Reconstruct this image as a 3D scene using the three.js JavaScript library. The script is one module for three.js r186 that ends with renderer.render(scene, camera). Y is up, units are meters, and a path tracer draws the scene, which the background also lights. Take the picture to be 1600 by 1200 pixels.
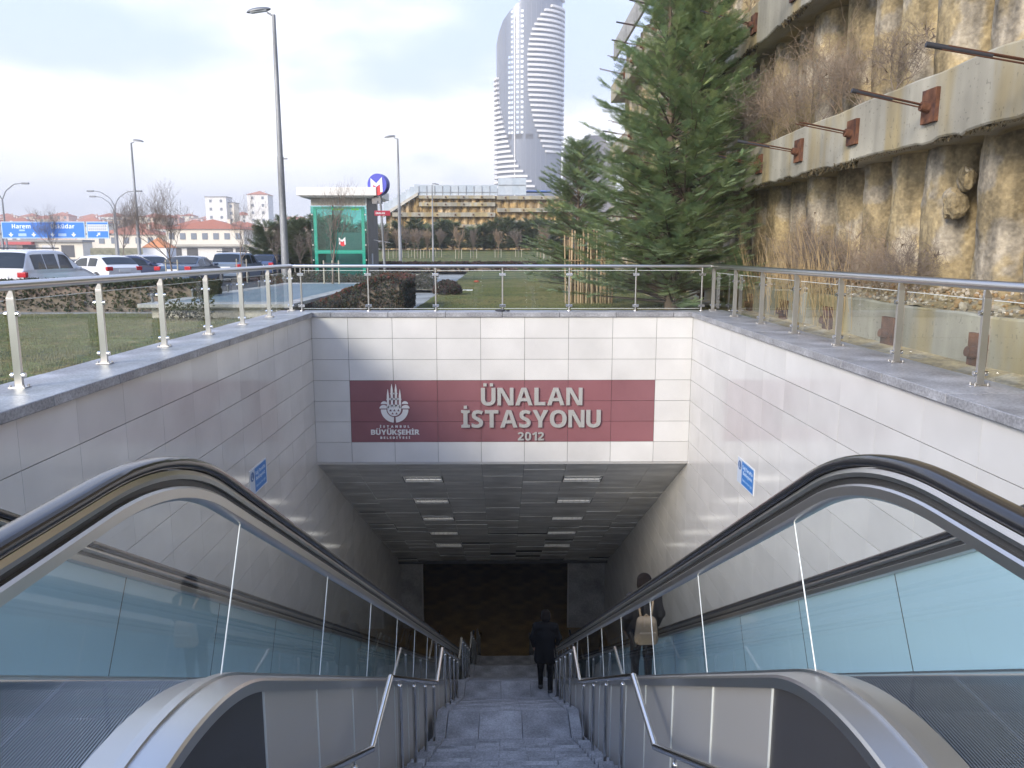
import * as THREE from 'three';
import { mergeGeometries, toCreasedNormals } from 'three/addons/utils/BufferGeometryUtils.js';
import { RoundedBoxGeometry } from 'three/addons/geometries/RoundedBoxGeometry.js';
import { TextGeometry } from 'three/addons/geometries/TextGeometry.js';
import { FontLoader } from 'three/addons/loaders/FontLoader.js';
import { MarchingCubes } from 'three/addons/objects/MarchingCubes.js';
import { RectAreaLightUniformsLib } from 'three/addons/lights/RectAreaLightUniformsLib.js';

// ---------------------------------------------------------------- camera, sky, sun, exposure
const scene = new THREE.Scene();
const camera = new THREE.PerspectiveCamera(51.63, 4 / 3, 0.05, 4000);
camera.position.set(0, 1.6, 0);
camera.rotation.order = 'YXZ';
camera.rotation.set(THREE.MathUtils.degToRad(-9.48), THREE.MathUtils.degToRad(-0.68), 0);

const renderer = new THREE.WebGLRenderer({ antialias: true });
renderer.setSize(1024, 768);
renderer.toneMapping = THREE.LinearToneMapping;
renderer.toneMappingExposure = 1.48;
renderer.shadowMap.enabled = true;
RectAreaLightUniformsLib.init();

const SUN = new THREE.Vector3(-0.55, 0.44, 0.72).normalize();
const sun = new THREE.DirectionalLight(new THREE.Color(1.0, 0.89, 0.73), 3.1);
sun.position.copy(SUN).multiplyScalar(200);
sun.castShadow = true;
sun.shadow.radius = 36;
sun.shadow.mapSize.set(2048, 2048);
Object.assign(sun.shadow.camera, { left: -60, right: 60, top: 60, bottom: -60, near: 1, far: 500 });
scene.add(sun); scene.add(sun.target);

// ---------------------------------------------------------------- noise
function mulberry(a) { return () => { a |= 0; a = a + 0x6D2B79F5 | 0; let t = Math.imul(a ^ a >>> 15, 1 | a); t = t + Math.imul(t ^ t >>> 7, 61 | t) ^ t; return ((t ^ t >>> 14) >>> 0) / 4294967296; }; }
const rnd = mulberry(20120);
const R = (a, b) => a + (b - a) * rnd();
const clamp = (x, a = 0, b = 1) => Math.min(b, Math.max(a, x));
const lerp = (a, b, t) => a + (b - a) * t;
const sstep = (a, b, x) => { const t = clamp((x - a) / (b - a)); return t * t * (3 - 2 * t); };
const H3 = (x, y, z) => { let h = Math.imul(x, 374761393) + Math.imul(y, 668265263) + Math.imul(z, 1274126177) | 0; h = Math.imul(h ^ h >>> 13, 1274126177); return ((h ^ h >>> 16) >>> 0) / 4294967296; };
function vnoise(x, y, z = 0, per = 0, perY = per) {
  const xi = Math.floor(x), yi = Math.floor(y), zi = Math.floor(z), f = (t) => t * t * (3 - 2 * t);
  const u = f(x - xi), v = f(y - yi), w = f(z - zi), x0 = per ? ((xi % per) + per) % per : xi, x1 = per ? (x0 + 1) % per : xi + 1, y0 = perY ? ((yi % perY) + perY) % perY : yi, y1 = perY ? (y0 + 1) % perY : yi + 1;
  const g = (i, j, k) => H3(i ? x1 : x0, j ? y1 : y0, zi + k);
  return lerp(lerp(lerp(g(0, 0, 0), g(1, 0, 0), u), lerp(g(0, 1, 0), g(1, 1, 0), u), v), lerp(lerp(g(0, 0, 1), g(1, 0, 1), u), lerp(g(0, 1, 1), g(1, 1, 1), u), v), w);
}
function fbm(x, y, z = 0, oct = 4, per = 0, perY = per) { let a = 0.5, s = 0, n = 0; for (let i = 0; i < oct; i++) { s += a * vnoise(x, y, z + i * 17.3, per, perY); n += a; x *= 2; y *= 2; z *= 2; per *= 2; perY *= 2; a *= 0.5; } return s / n; }

// ---------------------------------------------------------------- sky: pale blue with broken thin cloud, veiled sun behind the camera
{
  const w = 2048, h = 1024, d = new Float32Array(w * h * 4), v = new THREE.Vector3();
  for (let j = 0; j < h; j++) for (let i = 0; i < w; i++) {
    const el = ((j + 0.5) / h - 0.5) * Math.PI, az = ((i + 0.5) / w - 0.5) * 2 * Math.PI;
    v.set(Math.cos(el) * Math.cos(az), Math.sin(el), Math.cos(el) * Math.sin(az));
    const y = Math.max(v.y, 0), k = 1 / (y + 0.22);
    const px = v.x * k, pz = v.z * k;
    if (v.y < -0.13) { const o = (j * w + i) * 4; d[o] = d[o + 1] = d[o + 2] = 0.2; d[o + 3] = 1; continue; }
    const n = fbm(px * 1.6 + 3.7, pz * 1.6 + 9.3, 2.2, 5), n2 = fbm(px * 0.7 - 4.1, pz * 0.7 + 2.5, 8.1, 3), n3 = fbm(px * 6 + 1, pz * 6, 5, 4);
    // sky air
    const t = Math.pow(y, 0.55);
    let r = lerp(0.74, 0.36, t), g = lerp(0.82, 0.52, t), b = lerp(1.0, 0.95, t);
    // clouds: denser towards the horizon
    let c = n * 0.6 + n2 * 0.42 + n3 * 0.12 - 0.12 + 0.3 * Math.exp(-y * 7.5);
    c = sstep(0.47, 0.64, c);
    const tone = 1.0 + 0.2 * n3 + 0.12 * (n - 0.5);
    r = lerp(r, tone * 0.99, c); g = lerp(g, tone * 0.985, c); b = lerp(b, tone * 1.0, c);
    // haze at the horizon
    const hz = Math.exp(-y * 16) * 0.85;
    r = lerp(r, 1.26, hz); g = lerp(g, 1.26, hz); b = lerp(b, 1.27, hz);
    // glow of the veiled sun
    const cs = Math.max(0, v.dot(SUN)), gl = 1.5 * Math.pow(cs, 14) + 0.35 * Math.pow(cs, 3);
    r *= 1 + gl; g *= 1 + gl * 0.95; b *= 1 + gl * 0.86;
    const o = (j * w + i) * 4;
    if (v.y < 0) { const q = sstep(0, -0.12, v.y); r = lerp(r, 0.2, q); g = lerp(g, 0.2, q); b = lerp(b, 0.2, q); }
    d[o] = r; d[o + 1] = g; d[o + 2] = b; d[o + 3] = 1;
  }
  const t = new THREE.DataTexture(d, w, h, THREE.RGBAFormat, THREE.FloatType);
  t.mapping = THREE.EquirectangularReflectionMapping; t.magFilter = t.minFilter = THREE.LinearFilter; t.needsUpdate = true;
  scene.background = t; scene.environment = t;
}

// ---------------------------------------------------------------- textures and materials
function tex(size, fn, srgb = true) {   // fn(u, v) -> [r, g, b] in 0..1, tiles
  const d = new Uint8Array(size * size * 4);
  for (let j = 0; j < size; j++) for (let i = 0; i < size; i++) { const c = fn(i / size, j / size), o = (j * size + i) * 4; d[o] = clamp(c[0]) * 255; d[o + 1] = clamp(c[1]) * 255; d[o + 2] = clamp(c[2]) * 255; d[o + 3] = 255; }
  const t = new THREE.DataTexture(d, size, size); t.wrapS = t.wrapT = THREE.RepeatWrapping; t.magFilter = THREE.LinearFilter; t.minFilter = THREE.LinearMipmapLinearFilter; t.generateMipmaps = true;
  if (srgb) t.colorSpace = THREE.SRGBColorSpace; t.needsUpdate = true; return t;
}
const rep = (t, u, v = u) => { const c = t.clone(); c.repeat.set(u, v); c.needsUpdate = true; return c; };
const grey = (x) => [x, x, x];
const C = (r, g, b) => new THREE.Color().setRGB(r, g, b);
const T = {
  fine: tex(256, (u, v) => grey(0.5 + 0.9 * (fbm(u * 32, v * 32, 1, 3, 32) - 0.5)), false),
  coarse: tex(512, (u, v) => grey(0.5 + 1.5 * (fbm(u * 8, v * 8, 4, 6, 8) - 0.5)), false),
  mottle: tex(512, (u, v) => { const a = fbm(u * 4, v * 4, 7, 5, 4), b = fbm(u * 64, v * 64, 2, 2, 64); return grey(0.86 + 0.5 * (a - 0.5) + 0.22 * (b - 0.5)); }),
  faint: tex(512, (u, v) => { const a = fbm(u * 4, v * 4, 17, 5, 4); return grey(0.955 + 0.12 * (a - 0.5)); }),
  granite: tex(512, (u, v) => { const a = fbm(u * 96, v * 96, 3, 2, 96), b = fbm(u * 5, v * 5, 12, 4, 5), s = vnoise(u * 160, v * 160, 9, 160) > 0.86 ? -0.18 : 0; return grey(0.84 + 0.28 * (a - 0.5) + 0.4 * (b - 0.5) + s * 0.6); }),
  brushed: tex(512, (u, v) => grey(0.5 + 0.5 * (fbm(u * 6, v * 220, 3, 2, 6, 220) - 0.5) + 0.25 * (fbm(u * 4, v * 4, 2, 3, 4) - 0.5)), false),
  // poured concrete with yellow seep stains and grey runs
  concrete: tex(1024, (u, v) => {
    const a = fbm(u * 6, v * 6, 5, 6, 6), run = fbm(u * 28, v * 2, 21, 4, 28, 2), st = sstep(0.47, 0.66, fbm(u * 9, v * 2, 33, 4, 9, 2)), p = vnoise(u * 150, v * 150, 2, 150) > 0.9 ? -0.1 : 0;
    const b = 0.72 + 0.28 * (a - 0.5) + 0.2 * (run - 0.5) + p;
    return [b * lerp(1, 1.02, st), b * lerp(0.985, 0.94, st), b * lerp(0.93, 0.74, st)];
  }),
  // clayey soil: ochre and brown patches, streaks, pits
  soil: tex(1024, (u, v) => {
    const a = fbm(u * 5, v * 5, 3, 6, 5), b = fbm(u * 20, v * 4, 13, 5, 20, 4), f = fbm(u * 70, v * 70, 6, 3, 70), g = sstep(0.45, 0.62, fbm(u * 7, v * 7, 44, 4, 7));
    const k = 0.68 + 0.45 * (a - 0.5) + 0.5 * (b - 0.5) + 0.26 * (f - 0.5);
    return [k * 1.0, k * lerp(0.91, 0.95, g), k * lerp(0.72, 0.86, g)];
  }),
  rust: tex(256, (u, v) => { const a = fbm(u * 8, v * 8, 3, 5, 8); const q = sstep(0.45, 0.65, fbm(u * 5, v * 5, 19, 4, 5)); return [lerp(0.4, 0.3, q) + 0.4 * (a - 0.5), lerp(0.26, 0.2, q) + 0.3 * (a - 0.5), lerp(0.18, 0.17, q) + 0.22 * (a - 0.5)]; }),
  grass: tex(1024, (u, v) => {
    const a = fbm(u * 6, v * 6, 3, 5, 6), f = fbm(u * 160, v * 160, 8, 2, 160), w = sstep(0.5, 0.7, fbm(u * 14, v * 14, 22, 4, 14));
    const k = 0.7 + 0.55 * (a - 0.5) + 0.9 * (f - 0.5);
    return [k * lerp(0.44, 0.62, w), k * lerp(0.5, 0.56, w), k * lerp(0.24, 0.34, w)];
  }),
  asphalt: tex(512, (u, v) => { const a = fbm(u * 5, v * 5, 3, 5, 5), f = fbm(u * 120, v * 120, 8, 2, 120); return grey(0.34 + 0.16 * (a - 0.5) + 0.24 * (f - 0.5)); }),
  ceil: tex(512, (u, v) => { const a = fbm(u * 3, v * 10, 3, 5, 3, 10), f = fbm(u * 3, v * 3, 9, 4, 3); return grey(0.92 + 0.24 * (a - 0.5) + 0.24 * (f - 0.5)); }),
};
const std = (o) => new THREE.MeshStandardMaterial(o), phy = (o) => new THREE.MeshPhysicalMaterial(o);
const M = {
  panel: [0, 1, 2].map((k) => phy({ color: C(0.715 + k * 0.022, 0.703 + k * 0.022, 0.682 + k * 0.021), map: T.faint, roughness: 0.13, ior: 1.5 })),
  maroon: [0, 1].map((k) => phy({ color: C(0.285 + k * 0.01, 0.125, 0.138), map: T.faint, roughness: 0.2 })),
  grout: std({ color: C(0.12, 0.115, 0.11), roughness: 0.9 }),
  coping: [0, 1, 2].map((k) => std({ color: C(0.42 + k * 0.025, 0.425 + k * 0.025, 0.45 + k * 0.024), map: T.granite, roughness: 0.42, bumpMap: T.fine, bumpScale: 0.001 })),
  stone: [0, 1, 2].map((k) => std({ color: C(0.3 + k * 0.025, 0.305 + k * 0.025, 0.315 + k * 0.025), map: T.granite, roughness: 0.6, bumpMap: T.fine, bumpScale: 0.001 })),
  steel: phy({ color: C(0.62, 0.6, 0.57), metalness: 1, roughness: 0.3, roughnessMap: null }),
  polished: phy({ color: C(0.68, 0.68, 0.68), metalness: 1, roughness: 0.16 }),
  brushed: phy({ color: C(0.62, 0.6, 0.57), metalness: 0.55, roughness: 0.42, bumpMap: rep(T.brushed, 1, 1), bumpScale: 0.0003 }),
  deck: phy({ color: C(0.6, 0.6, 0.6), metalness: 1, roughness: 0.3, bumpMap: T.brushed, bumpScale: 0.0002 }),
  darkClad: phy({ color: C(0.045, 0.045, 0.05), roughness: 0.35 }),
  rubber: phy({ color: C(0.012, 0.012, 0.014), roughness: 0.24, clearcoat: 0.5, clearcoatRoughness: 0.18 }),
  darkMetal: phy({ color: C(0.05, 0.05, 0.05), metalness: 0.4, roughness: 0.45 }),
  glass: phy({ color: C(0.9, 0.95, 0.93), transmission: 1, thickness: 0, roughness: 0.02, ior: 1.5 }),
  escGlass: phy({ color: C(0.93, 0.965, 0.965), transmission: 1, thickness: 0, roughness: 0.02, ior: 1.5 }),
  tealGlass: phy({ color: C(0.48, 0.69, 0.77), map: T.faint, roughness: 0.09 }),
  seal: std({ color: C(0.72, 0.76, 0.74), roughness: 0.3 }),
  stepMetal: phy({ color: C(0.3, 0.32, 0.34), metalness: 0.8, roughness: 0.42 }),
  ceil: [0, 1, 2, 3].map((k) => std({ color: C(0.82 + k * 0.025, 0.81 + k * 0.025, 0.775 + k * 0.025), map: T.ceil, roughness: 0.55 })),
  letter: phy({ color: C(0.6, 0.585, 0.55), metalness: 0.55, roughness: 0.4 }),
  emblem: std({ color: C(0.74, 0.71, 0.68), roughness: 0.5 }),
  concrete: std({ color: C(0.72, 0.695, 0.63), map: T.concrete, roughness: 0.9, bumpMap: T.coarse, bumpScale: 0.02 }),
  plainConcrete: std({ color: C(0.5, 0.49, 0.46), map: T.mottle, roughness: 0.9, bumpMap: T.fine, bumpScale: 0.003 }),
  pile: [0, 1, 2].map((k) => std({ color: C(0.64 + k * 0.05, 0.625 + k * 0.05, 0.595 + k * 0.045), map: T.soil, roughness: 0.95, bumpMap: rep(T.coarse, 3), bumpScale: 0.03 })),
  soil: std({ color: C(0.5, 0.49, 0.47), map: T.soil, roughness: 1, bumpMap: T.coarse, bumpScale: 0.06 }),
  ledgeSoil: std({ color: C(0.7, 0.66, 0.58), map: T.soil, roughness: 1, bumpMap: T.coarse, bumpScale: 0.05 }),
  rust: std({ color: C(1, 1, 1), map: T.rust, roughness: 0.85, metalness: 0.1, bumpMap: T.fine, bumpScale: 0.004 }),
  sheath: std({ color: C(0.035, 0.037, 0.045), roughness: 0.6 }),
  grass: std({ color: C(0.98, 0.92, 0.78), map: T.grass, roughness: 1, bumpMap: T.fine, bumpScale: 0.02 }),
  asphalt: std({ color: C(0.75, 0.75, 0.78), map: T.asphalt, roughness: 0.92, bumpMap: T.fine, bumpScale: 0.004 }),
  paving: std({ color: C(0.42, 0.41, 0.39), map: T.mottle, roughness: 0.85 }),
  pole: std({ color: C(0.36, 0.37, 0.38), map: T.mottle, metalness: 0.3, roughness: 0.5 }),
  lampHead: std({ color: C(0.2, 0.21, 0.22), metalness: 0.4, roughness: 0.45 }),
  lampGlass: phy({ color: C(0.7, 0.72, 0.72), roughness: 0.15 }),
  bark: std({ color: C(0.17, 0.13, 0.1), roughness: 0.95 }),
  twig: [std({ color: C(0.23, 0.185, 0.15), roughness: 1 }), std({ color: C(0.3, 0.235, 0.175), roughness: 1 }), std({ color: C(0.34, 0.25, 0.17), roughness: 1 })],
  straw: std({ color: C(0.47, 0.34, 0.18), roughness: 1 }),
  stake: [std({ color: C(0.42, 0.31, 0.19), roughness: 0.9 }), std({ color: C(0.36, 0.25, 0.145), roughness: 0.9 }), std({ color: C(0.5, 0.38, 0.24), roughness: 0.9 })],
  paleStake: std({ color: C(0.5, 0.46, 0.36), roughness: 0.9 }),
  leaf: phy({ color: C(1, 1, 1), roughness: 0.9, transmission: 0.3, thickness: 0, side: THREE.DoubleSide }),
  white: std({ color: C(0.78, 0.78, 0.77), roughness: 0.55 }),
  offWhite: std({ color: C(0.66, 0.62, 0.53), map: T.mottle, roughness: 0.7 }),
  darkGrey: std({ color: C(0.085, 0.085, 0.09), roughness: 0.6 }),
};
T.rustLow = null;

// ---------------------------------------------------------------- building helpers
const ORD = ['first', 'second', 'third', 'fourth', 'fifth', 'sixth', 'seventh', 'eighth', 'ninth', 'tenth', 'eleventh', 'twelfth', 'thirteenth', 'fourteenth', 'fifteenth', 'sixteenth', 'seventeenth'];
const used = {};
const numbered = (n) => { const k = used[n] = (used[n] ?? -1) + 1; return k ? `${n}_${String(k).padStart(3, '0')}` : n; };
function sh(o) { o.castShadow = true; o.receiveShadow = true; return o; }
function thing(name, label, category, [x, y, z] = [0, 0, 0], turn = 0, group) {
  const o = new THREE.Group(); o.name = numbered(name); o.position.set(x, y, z); o.rotation.y = turn;
  o.userData = { label, category }; if (group) o.userData.group = group; scene.add(o); return o;
}
const clean = (g) => { let q = g.index ? g.toNonIndexed() : g; for (const k of Object.keys(q.attributes)) if (!['position', 'normal', 'uv'].includes(k)) q.deleteAttribute(k); if (!q.attributes.uv) q.setAttribute('uv', new THREE.BufferAttribute(new Float32Array(q.attributes.position.count * 2), 2)); q.morphAttributes = {}; return q; };
function boxUV(g, s = 1, ox = 0, oy = 0) {   // uv in metres from the dominant axis of the normal
  const p = g.attributes.position, n = g.attributes.normal, uv = new Float32Array(p.count * 2);
  for (let i = 0; i < p.count; i++) {
    const ax = Math.abs(n.getX(i)), ay = Math.abs(n.getY(i)), az = Math.abs(n.getZ(i));
    let u, v; if (ax >= ay && ax >= az) { u = p.getZ(i); v = p.getY(i); } else if (ay >= az) { u = p.getX(i); v = p.getZ(i); } else { u = p.getX(i); v = p.getY(i); }
    uv[i * 2] = u * s + ox; uv[i * 2 + 1] = v * s + oy;
  }
  g.setAttribute('uv', new THREE.BufferAttribute(uv, 2)); return g;
}
function part(name, geos, mat, parent, uvs = 0.5) {
  const list = (Array.isArray(geos) ? geos : [geos]).map(clean);
  const g = list.length > 1 ? mergeGeometries(list) : list[0];
  if (uvs) boxUV(g, uvs);
  const m = sh(new THREE.Mesh(g, mat)); m.name = name; (parent || scene).add(m); return m;
}
function single(name, label, category, geos, mat, group, uvs = 0.5) { const m = part(numbered(name), geos, mat, scene, uvs); m.userData = { label, category }; if (group) m.userData.group = group; return m; }
function struct(name, geos, mat, uvs = 0.5) { const m = part(numbered(name), geos, mat, scene, uvs); m.userData = { kind: 'structure' }; return m; }
const box = (x0, x1, y0, y1, z0, z1) => new THREE.BoxGeometry(Math.abs(x1 - x0), Math.abs(y1 - y0), Math.abs(z1 - z0)).translate((x0 + x1) / 2, (y0 + y1) / 2, (z0 + z1) / 2);
const rbox = (x0, x1, y0, y1, z0, z1, r = 0.01, seg = 1) => new RoundedBoxGeometry(Math.abs(x1 - x0), Math.abs(y1 - y0), Math.abs(z1 - z0), seg, r).translate((x0 + x1) / 2, (y0 + y1) / 2, (z0 + z1) / 2);
const V = (x, y, z) => new THREE.Vector3(x, y, z), UPV = V(0, 1, 0);
function rod(a, b, r0, r1 = r0, seg = 8, open = false) {
  const d = b.clone().sub(a), L = d.length(); const g = new THREE.CylinderGeometry(r1, r0, L, seg, 1, open);
  g.applyQuaternion(new THREE.Quaternion().setFromUnitVectors(UPV, d.normalize())); return g.translate((a.x + b.x) / 2, (a.y + b.y) / 2, (a.z + b.z) / 2);
}
function tubeAlong(pts, r, seg = 10, n = 60) { return new THREE.TubeGeometry(new THREE.CatmullRomCurve3(pts, false, 'catmullrom', 0.05), n, r, seg, false); }
// sweep a closed (dx, dn) section along a path of [z, y] points in the plane x = X
function sweep(path, sec, X, crease = 0.5) {
  const n = path.length, m = sec.length, pos = [], idx = [];
  for (let i = 0; i < n; i++) {
    const a = path[Math.max(0, i - 1)], b = path[Math.min(n - 1, i + 1)]; let tz = b[0] - a[0], ty = b[1] - a[1]; const l = Math.hypot(tz, ty); tz /= l; ty /= l;
    let nz = ty, ny = -tz; // path runs towards -z, so the normal points up
    for (const [dx, dn] of sec) pos.push(X + dx, path[i][1] + dn * ny, path[i][0] + dn * nz);
  }
  for (let i = 0; i < n - 1; i++) for (let j = 0; j < m; j++) { const k = (j + 1) % m, a = i * m + j, b = i * m + k, c = a + m, d = b + m; idx.push(a, b, c, b, d, c); }
  for (let j = 1; j < m - 1; j++) { idx.push(0, j + 1, j); const o = (n - 1) * m; idx.push(o, o + j, o + j + 1); }
  const g = new THREE.BufferGeometry(); g.setAttribute('position', new THREE.Float32BufferAttribute(pos, 3)); g.setIndex(idx);
  return toCreasedNormals(g, crease);
}
const ellipseSec = (rx, rn, cy, k = 14, pw = 0.7) => Array.from({ length: k }, (_, i) => { const t = -i / k * 2 * Math.PI, c = Math.cos(t), s = Math.sin(t); return [rx * Math.sign(c) * Math.abs(c) ** pw, cy + rn * Math.sign(s) * Math.abs(s) ** pw]; });
const rectSec = (x0, x1, n0, n1) => [[x0, n0], [x0, n1], [x1, n1], [x1, n0]];
// prism: polygon in (z, y) with thickness along x
function prismX(poly, x0, x1) {
  const s = new THREE.Shape(poly.map(([z, y]) => new THREE.Vector2(z, y)));
  const g = new THREE.ExtrudeGeometry(s, { depth: x1 - x0, bevelEnabled: false }); // (z,y,depth)
  g.applyMatrix4(new THREE.Matrix4().set(0, 0, 1, x0, 0, 1, 0, 0, 1, 0, 0, 0, 0, 0, 0, 1)); 
  // this map mirrors: flip winding
  const p = clean(g); const a = p.attributes.position.array; for (let i = 0; i < a.length; i += 9) for (let k = 0; k < 3; k++) { const t = a[i + 3 + k]; a[i + 3 + k] = a[i + 6 + k]; a[i + 6 + k] = t; }
  p.computeVertexNormals(); return p;
}
const Q = (x, y, z, rx = 0, ry = 0, rz = 0) => new THREE.Matrix4().compose(V(x, y, z), new THREE.Quaternion().setFromEuler(new THREE.Euler(rx, ry, rz, 'YXZ')), V(1, 1, 1));
// ================================================================ the pit, its walls and the tunnel
const WX = 4.32, ZE = -17.95, CT = 0.25, CB = 0.14, ROW = 0.483, FLOOR = -14.35;
const deckY = (z) => z > -2.8 ? 0 : Math.max(FLOOR, -(-z - 2.8) * 0.5774);
const ceilY = (z) => Math.max(-11.15, -3.24 - (-z + ZE) * 0.585);
// side walls: porcelain panels on a core, granite coping stones on top
function sideWall(s) {
  const w = thing('pit_wall', s < 0 ? 'white tiled left side wall of the station pit with granite coping' : 'white tiled right side wall of the station pit with granite coping', 'wall', [s * WX, 0, 0]);
  part('wall_core', box(s * 0.035, s * 0.7, -17, CB - 0.002, 3.5, ZE - 0.68), M.grout, w);
  const g = new THREE.BoxGeometry(0.03, ROW - 0.009, 0.9955);
  for (let k = 0; k < 17; k++) {
    const z = ZE + 0.5 + k;
    for (let r = 0; r < 22; r++) {
      const top = CB - r * ROW; if (top < deckY(z) - 1.3 && top < -1.2) break;
      const m = sh(new THREE.Mesh(boxUV(g.clone(), 0.37, rnd(), rnd()), M.panel[Math.floor(rnd() * 3)])); m.name = 'panel';
      m.position.set(s * 0.015, top - ROW / 2, z); m.rotation.set(R(-0.0012, 0.0012), R(-0.0018, 0.0018), 0); w.add(m);
    }
  }
  // coping stones
  let z = 2.0, i = 0;
  while (z > ZE + 0.06) {
    const L = Math.min(1.2 + ((i * 7) % 3 - 1) * 0.12, z - (ZE + 0.05)); const z1 = Math.max(z - L, ZE + 0.05);
    const q = rbox(-s * 0.05, s * 0.84, CB, CT + (i % 3) * 0.0015, z1 + 0.003, z - 0.003, 0.012);
    part('coping_stone', q, M.coping[i % 3], w, 0.6); z = z1; i++;
  }
  return w;
}
const wallL = sideWall(-1), wallR = sideWall(1);
// the end wall above the tunnel mouth, with the maroon field of the sign
{
  const w = thing('end_wall', 'white tiled end wall above the tunnel mouth with a maroon sign field', 'wall', [0, 0, ZE]);
  part('wall_core', box(-WX - 0.03, WX + 0.03, -3.24, CB - 0.002, -0.04, -0.6), M.grout, w);
  const cols = [-WX]; for (let k = 0; k < 8; k++) cols.push(-3.5 + k); cols.push(WX);
  for (let c = 0; c < 9; c++) for (let r = 0; r < 7; r++) {
    const x0 = cols[c] + 0.004, x1 = cols[c + 1] - 0.004, y1 = CB - r * ROW - 0.004, y0 = y1 - ROW + 0.008, red = c > 0 && c < 8 && r > 2 && r < 6;
    const m = part('panel', box(x0, x1, y0, y1, -0.03, 0), red ? M.maroon[Math.floor(rnd() * 2)] : M.panel[Math.floor(rnd() * 3)], w, 0.37);
    m.position.z = R(-0.0015, 0.0015);
    if (red) m.userData.label = 'maroon panel of the sign field';
  }
  for (let k = 0; k < 8; k++) { const x0 = -WX - 0.84 + k * (2 * WX + 1.68) / 8, x1 = x0 + (2 * WX + 1.68) / 8; part('coping_stone', rbox(x0 + 0.003, x1 - 0.003, CB, CT + (k % 2) * 0.0015, 0.045, -0.62, 0.012), M.coping[k % 3], w, 0.6); }
  part('lintel_trim', box(-WX, WX, -3.29, -3.243, -0.035, 0.004), M.brushed, w);
  // soft brown seep marks are left to the stone itself
}
// tunnel side walls
function tunnelWall(s) {
  const w = thing('tunnel_wall', s < 0 ? 'dim tiled left wall of the escalator tunnel' : 'dim tiled right wall of the escalator tunnel', 'wall', [s * WX, 0, ZE]);
  part('wall_core', box(s * 0.035, s * 0.7, -17, -2.6, -0.69, -14.2), M.grout, w);
  const g = new THREE.BoxGeometry(0.03, ROW - 0.009, 0.9955);
  for (let k = 0; k < 14; k++) {
    const z = -0.5 - k, zw = ZE + z, top0 = ceilY(zw + 0.5);
    for (let r = 6; r < 32; r++) {
      const top = CB - r * ROW; if (top - ROW > top0) continue; if (top < deckY(zw) - 0.5) break;
      const m = sh(new THREE.Mesh(boxUV(g.clone(), 0.37, rnd(), rnd()), M.panel[Math.floor(rnd() * 3)])); m.name = 'panel'; m.position.set(s * 0.015, top - ROW / 2, z); m.rotation.y = R(-0.0018, 0.0018); w.add(m);
    }
  }
}
tunnelWall(-1); tunnelWall(1);
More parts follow.
